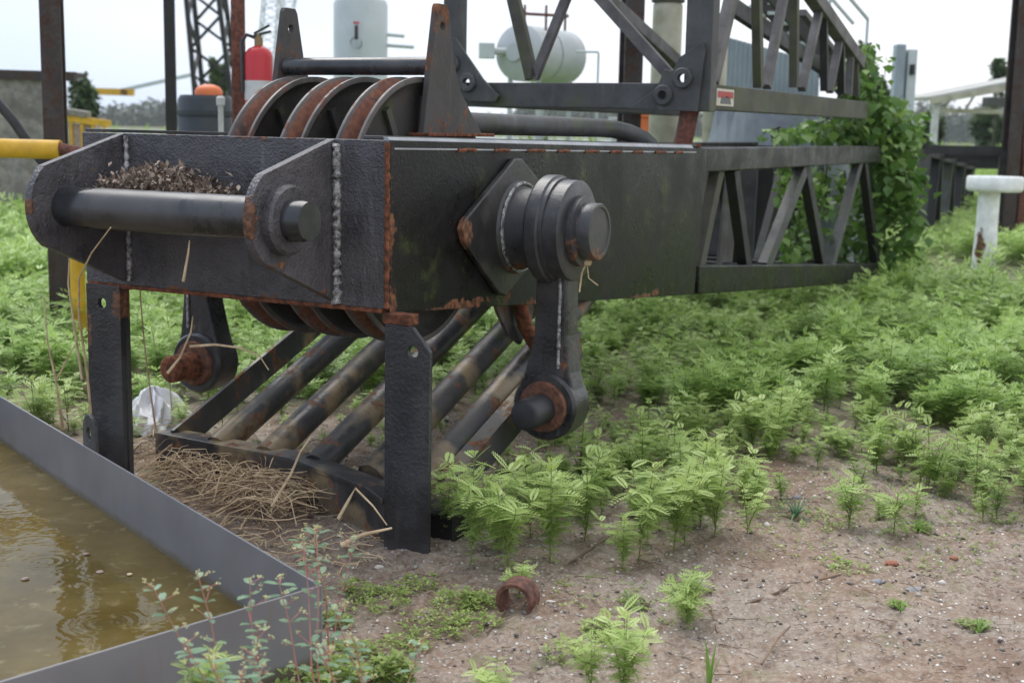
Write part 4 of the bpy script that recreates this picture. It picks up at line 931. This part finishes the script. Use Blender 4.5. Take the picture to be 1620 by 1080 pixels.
# grass tufts
def tuft(label, px, py, n, L_, mat, w=.006, spread=1.0):
    q = onz(px, py, 0); t = thing('grass_tuft', label, 'grass tuft', (q.x, q.y, float(hgt(q.x, q.y))), 0, 'grass tufts on the bare soil')
    Vs, Qs = [], []; k_ = 0
    for _ in range(n):
        a = RNG.uniform(0, 6.28); l = L_*RNG.uniform(.6, 1.1); b = RNG.uniform(.2, .9)*spread; pts = []
        for i in range(6):
            u = i/5; x = l*u*math.sin(b)*(.6+.6*u); z = l*u*math.cos(b*(.5+.7*u)); ww = w*(1-u**2)+.0004
            pts += [(x, -ww, z), (x, ww, z)]
        v = rotz(np.array(pts), a); Vs.append(v); Qs.append(np.array([(2*i, 2*i+1, 2*i+3, 2*i+2) for i in range(5)])+k_); k_ += 12
    V_ = np.concatenate(Vs); return np_mesh('blades', V_, np.concatenate(Qs), mat, RNG.uniform(0, 1, len(V_)), t)
tuft('bluish grass tuft on bare soil right of the centre weeds', 1258, 815, 26, .14, M['bluegrass'], .005, 1.5)
tuft('bright green grass tuft left of the far right stones', 1452, 838, 26, .07, M['grassleaf'], .004, 1.2)
tuft('upright light green grass at the edge of the right weeds', 1478, 772, 30, .2, M['grassleaf'], .005, .7)
tuft('grass tuft at the edge of the right weeds near the picture edge', 1530, 760, 20, .16, M['grassleaf'], .005, .8)
tuft('single broad grass blade poking up at the bottom edge', 1122, 1085, 3, .17, M['grassleaf'], .009, .35)
tuft('small grass sprig left of the flat grey stone', 1425, 975, 7, .06, M['grassleaf'], .003, 1.2)
tuft('tiny grass sprig on brown soil near the right edge', 1548, 1000, 8, .07, M['grassleaf'], .003, 1.3)
tuft('loose grass under the front tray corner weeds', 1000, 965, 8, .07, M['grassleaf'], .003, 1.2)

# spurge plants with red stems in front of the tray
def spurge(label, base, tips, seed):
    r_ = np.random.default_rng(seed); q = base; t = thing('spurge_plant', label, 'plant', tuple(q), 0, 'red stemmed spurge plants before the tray')
    LVs, LQs, FVs, FQs = [], [], [], []; nl = nf = 0; sm = MB()
    for tip in tips:
        e = tip-q; mid = e*.5+Vector((r_.uniform(-.02, .02), r_.uniform(-.02, .02), -.02*e.length)); P = [Vector((0, 0, 0)), mid*.5+Vector((0, 0, .0)), mid, e*.78, e]
        sm.tube(P, .003, 6, True, [.0028, .0025, .0021, .0017, .0012])
        ends = []
        for u in (.25, .36, .47, .57, .66, .75, .84, .91, .97):
            i = min(3, int(u*4)); f = u*4-i; p = P[i].lerp(P[i+1], f); a = r_.uniform(0, 6.28)
            d = (P[i+1]-P[i]).normalized()
            for s in (0, math.pi):
                L_ = r_.uniform(.026, .046); v, qq = np.array([(0, 0, 0), (L_*.3, L_*.24, .002), (L_*.75, L_*.22, .003), (L_, 0, 0), (L_*.75, -L_*.22, .003), (L_*.3, -L_*.24, .002)]), np.array([(0, 1, 4, 5), (1, 2, 3, 4)])
                v = roty(v, -r_.uniform(-.2, .35)); v = rotz(v, a+s); LVs.append(v+np.array(p)); LQs.append(qq+nl); nl += 6
            if u > .45:
                b = Vector((math.cos(a+1.5), math.sin(a+1.5), r_.uniform(.4, 1))).normalized()*r_.uniform(.025, .05); sm.tube([p, p+b*.6, p+b], .0012, 5); ends.append(p+b)
        ends.append(e)
        for p in ends:
            for _ in range(9):
                s_ = r_.uniform(.003, .0055); v, qq = oval(s_*1.5, s_*1.4); v = rotz(roty(v, r_.uniform(-1.3, .3)), r_.uniform(0, 6.28)); FVs.append(v+np.array(p)+r_.normal(0, .0035, 3)); FQs.append(qq+nf); nf += 4
    sm.build('stem', M['stem_red'], t)
    V_ = np.concatenate(LVs); np_mesh('leaves', V_, np.concatenate(LQs), M['spurge'], r_.uniform(0, 1, len(V_)), t)
    V_ = np.concatenate(FVs); np_mesh('flowers', V_, np.concatenate(FQs), M['flower'], r_.uniform(0, 1, len(V_)), t)['kind'] = 'stuff'
T_ = lambda px, py, Y: atY(px, py, Y)
def gr(px, py): q = onz(px, py, 0); q.z = 0; return q
base1 = Vector(atY(340, 1150, 2.95)); base1.z = max(.02, base1.z)
spurge('red stemmed spurge with pale flower buds leaning over the tray corner', Vector((-.60, 3.02, .0)), [T_(240, 925, 3.0), T_(312, 905, 3.1), T_(395, 915, 3.15), T_(408, 990, 3.0)], 1)
spurge('red stemmed spurge rising high in front of the tray corner', Vector((-.43, 3.05, .0)), [T_(480, 860, 3.35), T_(440, 915, 3.2), T_(500, 835, 3.4)], 2)
spurge('low spurge with grey green leaves in the bottom left corner of the weeds', Vector((-.52, 2.85, .0)), [T_(290, 1010, 2.9), T_(330, 1040, 2.85), T_(400, 1030, 2.9), T_(380, 1065, 2.8)], 3)
spurge('spurge with pink stems between the tray corner and pipe ring', Vector((-.30, 3.1, .0)), [T_(530, 960, 3.2), T_(560, 1010, 3.1), T_(500, 1020, 3.0), T_(665, 1015, 3.2)], 4)
spurge('spurge sprig against the dry grass left of the front leg', Vector((-.52, 3.72, .0)), [T_(497, 835, 3.8), T_(475, 850, 3.8), T_(560, 850, 3.9)], 5)
for (px, py, s, lab) in ((318, 1010, .55, 'feathery weed mixed into the spurge over the tray side'), (300, 1075, .5, 'feathery weed at the bottom edge in front of the tray')):
    q = atY(px, py+60, 2.95); sv, sq, lv, lq, lt = hero[1]
    t = thing('weed_plant', lab, 'plant', (q.x, q.y, q.z-.12), 0, 'single feathery weeds in front of the boom'); np_mesh('stem', sv*s, sq, M['stem_green'], None, t); np_mesh('foliage', lv*s, lq, M['weed'], lt, t)

leaf_patch('ground_cover', 'leafy low growth at the foot of the tray side', [(300, 1130, .10), (380, 1130, .12), (470, 1110, .10), (540, 1090, .08), (620, 1080, .07)], 750, .024, M['creeper'], .10)
# dry grass heap, stalks, twigs
def strands(n, gen, r, mat, name, label, cat=None, kind=None, group=None, seg=4):
    m = MB()
    for i in range(n): m.tube(gen(i), r*random.uniform(.6, 1.2), seg, False)
    return tag(m.build(name, mat, recalc=False), label, cat, group, kind)
def gheap(i):
    px, py = random.choice([(300, 745), (340, 755), (380, 770), (420, 780), (450, 790), (260, 730), (400, 800), (460, 765), (430, 790), (330, 760)])
    q = onz(px+random.uniform(-50, 50), py+random.uniform(-20, 35), 0)
    if in_tray(q.x, q.y, .02): q.y += .25
    a = random.uniform(-.8, 1.1) if random.random() < .55 else random.uniform(0, 6.28); cv = random.uniform(-.12, .12); L_ = random.uniform(.12, .5); h = random.uniform(.0, .12); h0 = random.uniform(0, .05)
    return [q+Vector((math.cos(a)*L_*(u-.5)+random.uniform(-.008, .008), math.sin(a)*L_*(u-.5)+cv*math.sin(math.pi*u), .012+h0+h*math.sin(math.pi*u*random.choice((.6, .9, 1.0)))*(1))) for u in (0, .2, .4, .6, .8, 1)]
strands(400, gheap, .0023, M['straw'], 'dry_grass', 'tangled heap of dry straw coloured grass before the guard bars', None, 'stuff')
strands(230, gheap, .0018, M['twig'], 'dry_grass', 'darker rotted stems under the straw heap', None, 'stuff')
def glit(i):
    q = onz(random.uniform(230, 620), random.uniform(760, 900), 0)
    if in_tray(q.x, q.y, .02): q = onz(random.uniform(480, 620), random.uniform(820, 880), 0)
    a = random.uniform(0, 6.28); L_ = random.uniform(.05, .16); return [q+Vector((math.cos(a)*L_*u, math.sin(a)*L_*u, .008+random.uniform(0, .02))) for u in (0, .5, 1)]
strands(260, glit, .002, M['straw'], 'dry_grass', 'dry stems littering the soil near the tray rim', None, 'stuff')
def stalk(pts, r, label, mat='straw'):
    P = [atY(*p) for p in pts]; m = MB().tube(P, r, 7, True, [r*(1-.6*i/(len(P)-1)) for i in range(len(P))]); return tag(m.build('dry_stalk', M[mat]), label, 'dry stalk', 'dry stalks around the boom tip')
stalk([(148, 700, 5.5), (138, 590, 5.4), (125, 500, 5.3), (125, 440, 5.1), (145, 400, 4.9), (175, 360, 4.75)], .006, 'dry stalk curving up to the crossbar at the left leg')
stalk([(100, 680, 6.3), (88, 600, 6.3), (75, 540, 6.3), (70, 470, 6.3)], .007, 'pale dry stalk standing alone left of the left leg')
stalk([(90, 600, 6.3), (110, 560, 6.3), (125, 535, 6.3)], .005, 'short dry twig branching beside the lone stalk')
stalk([(130, 600, 5.6), (118, 520, 5.6), (108, 450, 5.6), (110, 395, 5.6)], .006, 'yellowish dry stalk rising behind the left lug')
stalk([(248, 690, 6.0), (238, 620, 5.9), (228, 540, 5.8), (222, 470, 5.7), (222, 410, 5.5)], .005, 'thin dry stem standing right of the left leg')
stalk([(272, 650, 6.4), (268, 600, 6.4), (262, 570, 6.4), (270, 545, 6.4)], .004, 'small dry stem below the rusty link pin')
stalk([(290, 445, 4.87), (298, 400, 4.86), (300, 380, 4.86)], .006, 'yellow straw stuck on the front plate below the crossbar')
stalk([(265, 590, 5.3), (285, 565, 5.3), (302, 525, 5.3), (305, 500, 5.3)], .006, 'curled dry stem over the rusty link pin')
stalk([(300, 548, 5.2), (340, 545, 5.2), (380, 550, 5.2), (410, 562, 5.2), (425, 585, 5.2)], .006, 'long dry stem drooping right of the rusty link pin')
stalk([(430, 800, 4.7), (460, 750, 4.7), (475, 715, 4.7), (492, 690, 4.7)], .006, 'pale bent straw sticking out of the dry heap')
stalk([(535, 820, 4.5), (552, 790, 4.5), (562, 772, 4.5), (590, 800, 4.5), (612, 830, 4.5)], .006, 'folded pale straw leaning beside the front leg')
stalk([(540, 862, 4.25), (575, 845, 4.25), (620, 835, 4.25)], .009, 'flat yellow straw on the soil before the front leg')
def soilstick(pts, r, label):
    P = [onz(x, y, .012) for x, y in pts]; return tag(MB().tube(P, r, 6).build('twig', M['twig']), label, 'twig', 'twigs on the bare soil')
soilstick([(840, 960), (900, 890), (960, 850), (1010, 820)], .004, 'long thin twig on the soil behind the pipe ring')
soilstick([(930, 945), (1000, 905), (1060, 880)], .005, 'reddish twig on the soil below the centre weeds')
soilstick([(1180, 955), (1260, 925), (1330, 908)], .004, 'pale twig on the soil in front of the bare patch')
soilstick([(1205, 1050), (1230, 1010), (1250, 990)], .004, 'short yellow twig near the bottom edge')
soilstick([(800, 965), (770, 1000)], .004, 'short twig beside the pipe ring')
soilstick([(1100, 935), (1125, 960), (1135, 1000)], .003, 'thin bent twig below the centre weeds')

# white rag
def lump(label, name, cat, px, py, wx, wy, h, mat, seed, amp=.35, z0=0, n=26):
    q = onz(px, py, z0); r_ = np.random.default_rng(seed); m = MB(); vs = []; ph = r_.uniform(0, 6, 8)
    for j in range(n+1):
        for i in range(n*2):
            th = math.pi*2*i/(n*2); f = math.pi/2*j/n
            k_ = 1+amp*(math.sin(th*3+ph[0]+f*2)*.4+math.sin(th*7+ph[1]+f*5)*.25+math.sin(th*11+ph[2]-f*9)*.18)
            vs.append((wx*k_*math.cos(th)*math.cos(f), wy*k_*math.sin(th)*math.cos(f), h*math.sin(f)*(1+amp*.6*math.sin(th*5+ph[3]+f*6))-.01))
    fs = [(j*2*n+i, j*2*n+(i+1) % (2*n), (j+1)*2*n+(i+1) % (2*n), (j+1)*2*n+i) for j in range(n) for i in range(2*n)]
    m.add(vs, fs, True); o = m.build(name, mat); o.location = q; return tag(o, label, cat)
lump('crumpled white rag lying on the ground behind the left leg', 'rag', 'rag', 246, 672, .15, .2, .17, M['rag'], 4, .5)
# stones
def stone(label, px, py, s, mat, seed, flat=.5):
    r_ = np.random.default_rng(seed); q = onz(px, py, 0); bm = bmesh.new(); bmesh.ops.create_icosphere(bm, subdivisions=2, radius=1)
    for v in bm.verts: v.co = Vector((v.co.x*s*(1+r_.normal(0, .09)), v.co.y*s*.8*(1+r_.normal(0, .09)), v.co.z*s*flat*(1+r_.normal(0, .1))))
    me = bpy.data.meshes.new('stone'); bm.to_mesh(me); bm.free(); me.materials.append(mat); o = bpy.data.objects.new('stone', me); COL.objects.link(o); o.location = (q.x, q.y, float(hgt(q.x, q.y))+s*flat*.25)
    return tag(o, label, 'stone', 'stones lying on the soil')
SM = [plain('grey_stone', (.30, .30, .31), (.22, .22, .23), .8, 30, .3), plain('white_stone', (.62, .58, .52), (.5, .46, .4), .8, 30, .3), plain('brick_bit', (.34, .12, .07), (.25, .1, .06), .85, 30, .3)]
stone('flat grey stone on bare soil at the right', 1388, 918, .026, SM[0], 1, .35)
stone('flat pale grey chip right of the flat grey stone', 1446, 930, .030, SM[0], 2, .2)
stone('broken red brick bit on bare soil', 1412, 882, .026, SM[2], 3, .4)
stone('small red brick bit near the right edge', 1510, 876, .018, SM[2], 4, .4)
stone('white pebble near the front leg foot', 600, 897, .018, SM[1], 5, .6)
stone('white oval pebble right of the pipe ring', 870, 962, .020, SM[1], 6, .4)
stone('white pebble in front of the pipe ring', 852, 990, .012, SM[1], 7, .6)
stone('cream pebble on the bare soil centre right', 1323, 898, .013, SM[1], 8, .6)
stone('white pebble under the bluish grass tuft', 1312, 792, .015, SM[1], 9, .6)
stone('grey white stone left of the bluish grass tuft', 1260, 788, .022, SM[0], 10, .5)
stone('white stone among the weeds right of the link', 1095, 622, .032, SM[1], 11, .4)
# pebble grit as stuff
bmv, bmf = [], []; k_ = 0
base = np.array([(1, 0, 0), (-1, 0, 0), (0, 1, 0), (0, -1, 0), (0, 0, 1), (0, 0, -1)], float); bf = np.array([(0, 2, 4), (2, 1, 4), (1, 3, 4), (3, 0, 4), (2, 0, 5), (1, 2, 5), (3, 1, 5), (0, 3, 5)])
Vs, Qs, Ts = [], [], []; cnt = 0
for _ in range(11000):
    y = RNG.uniform(2.6, 7.2); x = RNG.uniform(-.42, .45)*y
    if in_tray(x, y, .01): continue
    s = RNG.gamma(2.0, .0019)+.0015; v = rotz(base*np.array([s, s*RNG.uniform(.6, 1), s*RNG.uniform(.35, .7)])*RNG.uniform(.8, 1.2, (6, 3)), RNG.uniform(0, 6.28))
    Vs.append(v+np.array([x, y, float(hgt(x, y))+s*.1])); Qs.append(bf+cnt); cnt += 6; Ts.append(np.full(6, RNG.uniform()**1.6))
k = NT('grit'); a_ = k.n('ShaderNodeAttribute', attribute_name='tone'); k.l(k.mix(a_.outputs['Fac'], (.10, .08, .07), (.75, .69, .62)), k.b.inputs['Base Color']); k.b.inputs['Roughness'].default_value = .85
tag(np_mesh('grit', np.concatenate(Vs), np.concatenate(Qs), k.m, np.concatenate(Ts)), 'small pebbles and grit scattered over the soil', None, None, 'stuff')

# rusty pipe ring
q = onz(812, 975, .0); ring = thing('pipe_ring', 'short rusty pipe ring lying on its side in the soil', 'pipe', (q.x, q.y, .045), rad(-22))
MB().lathe([(0, .050), (0, .062), (.004, .065), (.075, .065), (.079, .062), (.079, .05), (0, .05)], (0, 0, .005), (0, 1, .08), 40).build('ring', steel('pipe_ring_rust', (.05, .035, .03), .8, .5, .4, 60, rustcol=((.08, .035, .025), (.22, .10, .07))), ring)
# leaf litter nest in the boom tip
Vs, Qs, Ts = [], [], []; k_ = 0
for _ in range(1500):
    u = RNG.beta(1.6, 2.0); lx = -1.22+.62*u; ly = -RNG.uniform(.03, .30); zz = 1.335+RNG.uniform(0, .10)*math.exp(-((u-.42)/.33)**2)*(1-abs(ly+.12)*2.2)+RNG.uniform(-.03, 0.01)
    v, q2 = oval(RNG.uniform(.014, .04), RNG.uniform(.008, .02)); v = rotz(roty(v, RNG.uniform(-1.4, 1.4)), RNG.uniform(0, 6.28)); p = BW((lx, ly, zz)); Vs.append(v+np.array(p)); Qs.append(q2+k_); k_ += 4; Ts.append(np.full(4, RNG.uniform()))
for _ in range(30):
    v, q2 = oval(RNG.uniform(.03, .055), RNG.uniform(.012, .02)); v = rotz(roty(v, RNG.uniform(-1.4, 1.4)), RNG.uniform(0, 6.28)); p = BW((-1.22+.7*RNG.uniform(), -RNG.uniform(.03, .28), 1.40+RNG.uniform(-.04, .03))); Vs.append(v+np.array(p)); Qs.append(q2+k_); k_ += 4; Ts.append(np.full(4, RNG.uniform(.3, 1)))
M['litter'] = leafmat('dry_litter', (.09, .06, .045), (.36, .28, .22), (.06, .04, .032), .1, .8)
tag(np_mesh('leaf_litter', np.concatenate(Vs), np.concatenate(Qs), M['litter'], np.concatenate(Ts)), 'brown leaf litter caught between the crossbar and the front plate', None, None, 'stuff')

# dry straw wisps hanging on the side pin
p1 = BW((.36, .99, 1.04)); m = MB(); m.tube([p1, p1+Vector((-.02, -.01, -.05)), p1+Vector((-.028, -.01, -.13))], .004, 6); m.tube([p1, p1+Vector((.01, -.01, -.07)), p1+Vector((.05, -.01, -.10))], .003, 6); m.lathe([(-.02, 0), (-.015, .018), (0, .024), (.015, .016), (.02, 0)], p1, (0, 0, 1), 10)
tag(m.build('straw_wisp', M['straw']), 'small tuft of pale straw hanging under the side pin', 'straw')

# vines over the boom ends
def vine(label, blobs, n, size, seed, group='vines climbing the boom ends'):
    r_ = np.random.default_rng(seed); t = thing('vine', label, 'vine', tuple(atY(blobs[0][0], blobs[0][1], blobs[0][4])), 0, group); o = np.array(t.location)
    Vs, Qs, Ts = [], [], []; k_ = 0; sm = MB(); wts = np.array([b[2]*b[3] for b in blobs], float); wts /= wts.sum()
    for _ in range(n):
        b = blobs[r_.choice(len(blobs), p=wts)]; px = b[0]+r_.normal(0, .5)*b[2]; py = b[1]+r_.uniform(-1, 1)*b[3]; Yv_ = b[4]+r_.normal(0, .25)
        p = np.array(atY(px, py, Yv_)); s = size*r_.uniform(.55, 1.25)
        v = np.array([(0, 0, 0), (s*.35, s*.5, .05*s), (s, 0, -.15*s), (s*.35, -s*.5, .05*s)]); v = roty(v, r_.uniform(.1, 1.3)); v = rotz(v, r_.uniform(0, 6.28)); Vs.append(v+p-o); Qs.append(np.array([(0, 1, 2, 3)])+k_); k_ += 4; Ts.append(np.full(4, r_.uniform()))
    np_mesh('leaves', np.concatenate(Vs), np.concatenate(Qs), M['ivy'], np.concatenate(Ts), t)
    for b in blobs:
        for _ in range(3):
            x0 = b[0]+r_.normal(0, .3)*b[2]; P = [Vector(np.array(atY(x0+r_.normal(0, 5), b[1]+b[3]*f, b[4]))-o) for f in (1, .5, 0, -.5, -1)]; sm.tube(P, .008, 5)
    sm.build('stem', M['bark'], t)
vine('leafy vine curtain hanging over the end of the black boom', [(1395, 330, 50, 120, 13.0), (1420, 260, 40, 80, 12.9), (1365, 300, 22, 110, 13.2), (1440, 360, 18, 80, 13.0), (1400, 210, 60, 40, 13.0), (1335, 340, 12, 70, 13.4)], 1900, .11, 5)
vine('vine climbing the end of the upper lattice boom', [(1370, 130, 30, 55, 12.6), (1360, 190, 50, 30, 12.7), (1395, 190, 40, 40, 12.8), (1310, 205, 40, 18, 12.4), (1345, 130, 20, 30, 12.7), (1250, 210, 50, 9, 12.0), (1372, 90, 10, 22, 12.7)], 1100, .10, 6)
vine('vine tangle growing up inside the black lattice', [(1275, 345, 35, 60, 11.5), (1255, 395, 30, 30, 11.2), (1240, 290, 14, 40, 11.6), (1300, 300, 25, 40, 12.0)], 420, .09, 7)

# trees
def crown_mesh(n, rx, ry, rz, leaf, rng, clumps=14):
    C_ = []
    for _ in range(clumps):
        d = rng.normal(0, 1, 3); d /= np.linalg.norm(d); C_.append((d*rng.uniform(.35, .85), rng.uniform(.22, .45)))
    Vs, Qs, Ts = [], [], []; k_ = 0
    for _ in range(n):
        c_, r_ = C_[rng.integers(clumps)]; d = rng.normal(0, 1, 3); d /= np.linalg.norm(d); p = (c_+d*r_*rng.uniform(.5, 1)**.5)*np.array([rx, ry, rz]); s = leaf*rng.uniform(.5, 1.3)
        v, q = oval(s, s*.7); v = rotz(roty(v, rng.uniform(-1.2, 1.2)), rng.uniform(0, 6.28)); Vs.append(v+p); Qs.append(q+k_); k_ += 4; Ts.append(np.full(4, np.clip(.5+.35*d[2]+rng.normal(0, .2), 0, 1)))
    return np.concatenate(Vs), np.concatenate(Qs), np.concatenate(Ts)
def tree(label, px, py_top, py_mid, wpx, Y, n, leaf, seed, mat='tree', group='trees beyond the yard'):
    r_ = np.random.default_rng(seed); zt = atY(px, py_top, Y).z; zm = atY(px, py_mid, Y).z; rx = wpx*Y/F_PX/2; x = atY(px, py_mid, Y).x
    t = thing('tree', label, 'tree', (x, Y, -.6 if Y > 50 else 0), 0, group); z0 = t.location.z; rz = zt-zm; zm -= z0
    V_, Q_, T2 = crown_mesh(n, rx, rx, rz*1.1, leaf, r_); V_[:, 2] += zm; np_mesh('crown', V_, Q_, M[mat], T2, t)
    m = MB(); m.tube([(0, 0, 0), (.02*rx, 0, zm*.5), (0, 0, zm+rz*.2)], .1*rx, 8, True, [.12*rx, .09*rx, .04*rx])
    for a in range(4): an = a*1.7+seed; m.tube([(0, 0, zm*.6), (math.cos(an)*rx*.5, math.sin(an)*rx*.5, zm+rz*.2)], .04*rx, 6)
    m.build('trunk', M['bark'], t)
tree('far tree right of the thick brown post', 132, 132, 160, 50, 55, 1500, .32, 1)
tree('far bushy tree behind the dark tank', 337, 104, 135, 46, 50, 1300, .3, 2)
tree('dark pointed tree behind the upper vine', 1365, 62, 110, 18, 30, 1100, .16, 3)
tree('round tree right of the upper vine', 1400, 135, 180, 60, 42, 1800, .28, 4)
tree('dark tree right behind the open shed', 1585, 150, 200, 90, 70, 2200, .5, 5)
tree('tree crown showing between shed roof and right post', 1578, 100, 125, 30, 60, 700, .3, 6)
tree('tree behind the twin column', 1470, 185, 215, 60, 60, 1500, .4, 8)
# far wood on the other bank
Vs, Qs, Ts = [], [], []; k_ = 0
for _ in range(26000):
    x = RNG.uniform(-230, 260); y = 492+RNG.uniform(0, 30); top = (8.5+3.2*math.sin(x*.045)+2.0*math.sin(x*.13+1)+1.2*math.sin(x*.41))*(1.25 if x > 0 else .85)
    z = -1.4+top*RNG.uniform(0, 1)**.7; s = RNG.uniform(.9, 2.4); v, q = oval(s, s*.8); v = rotz(roty(v, RNG.uniform(-1.3, 1.3)), RNG.uniform(0, 6.28)); Vs.append(v+np.array([x, y, z])); Qs.append(q+k_); k_ += 4; Ts.append(np.full(4, np.clip(RNG.normal(.45, .25), 0, 1)))
m = MB(); vs = []; xs_ = np.arange(-260, 290, 3.0)
for x in xs_:
    top = (8.5+3.2*math.sin(x*.045)+2.0*math.sin(x*.13+1)+1.2*math.sin(x*.41))*(1.25 if x > 0 else .85)*.82-1.4+math.sin(x*1.9)*.5
    vs += [(x, 497, -2.5), (x, 500+math.sin(x), top*.6), (x, 508, top), (x, 520, top*.9), (x, 530, -2.5)]
m.add(vs, [(5*i+j, 5*i+5+j, 5*i+6+j, 5*i+1+j) for i in range(len(xs_)-1) for j in range(4)], True)
tag(m.build('far_wood', plain('far_wood_mass', (.05, .085, .045), (.03, .05, .028), .9, .25, .5)), 'solid mass of the wood on the far bank', None, None, 'stuff')
tag(np_mesh('far_wood', np.concatenate(Vs), np.concatenate(Qs), M['fartree'], np.concatenate(Ts)), 'wooded far bank of the river', None, None, 'stuff')
# scrub on the near bank
Vs, Qs, Ts = [], [], []; k_ = 0
for _ in range(9000):
    y = RNG.uniform(52, 60); x = RNG.uniform(-.45, .43)*y; tp2 = .7+.5*math.sin(x*.9)+.3*math.sin(x*2.3)
    if x > .28*y: tp2 *= .35
    z = max(0, tp2)*RNG.uniform(0, 1); s = RNG.uniform(.12, .3); v, q = oval(s, s*.7); v = rotz(roty(v, RNG.uniform(-1.3, 1.3)), RNG.uniform(0, 6.28)); Vs.append(v+np.array([x, y, z])); Qs.append(q+k_); k_ += 4; Ts.append(np.full(4, RNG.uniform()))
tag(np_mesh('bank_scrub', np.concatenate(Vs), np.concatenate(Qs), M['tree'], np.concatenate(Ts)), 'low scrub along the near river bank', None, None, 'stuff')

# broken dead litter over the soil
def litter(i):
    y = random.uniform(3.1, 6.5); x = random.uniform(-.12, .42)*y; a = random.uniform(0, 6.28); L_ = random.uniform(.02, .11)*random.choice((1, 1, .5)); b = random.uniform(-.5, .5)
    z = float(hgt(x, y))+.006
    return [(x, y, z), (x+math.cos(a)*L_*.5, y+math.sin(a)*L_*.5, z+random.uniform(0, .012)), (x+math.cos(a+b)*L_, y+math.sin(a+b)*L_, z)]
strands(950, litter, .0014, M['twig'], 'plant_litter', 'broken dead stems scattered over the soil', None, 'stuff', None, 3)
# damp air over the yard and river
hb = MB().box((-260, -15, -5.5), (290, 560, 14)); hz = hb.build('haze', M['dirt']); hz.data.materials.clear()
hm = bpy.data.materials.new('haze'); hm.use_nodes = True; hm.node_tree.nodes.clear(); vo_ = hm.node_tree.nodes.new('ShaderNodeVolumePrincipled'); ho = hm.node_tree.nodes.new('ShaderNodeOutputMaterial')
vo_.inputs['Color'].default_value = (.95, .97, 1, 1); vo_.inputs['Density'].default_value = .0003; vo_.inputs['Anisotropy'].default_value = .2; hm.node_tree.links.new(vo_.outputs[0], ho.inputs['Volume']); hz.data.materials.append(hm); hz['kind'] = 'stuff'
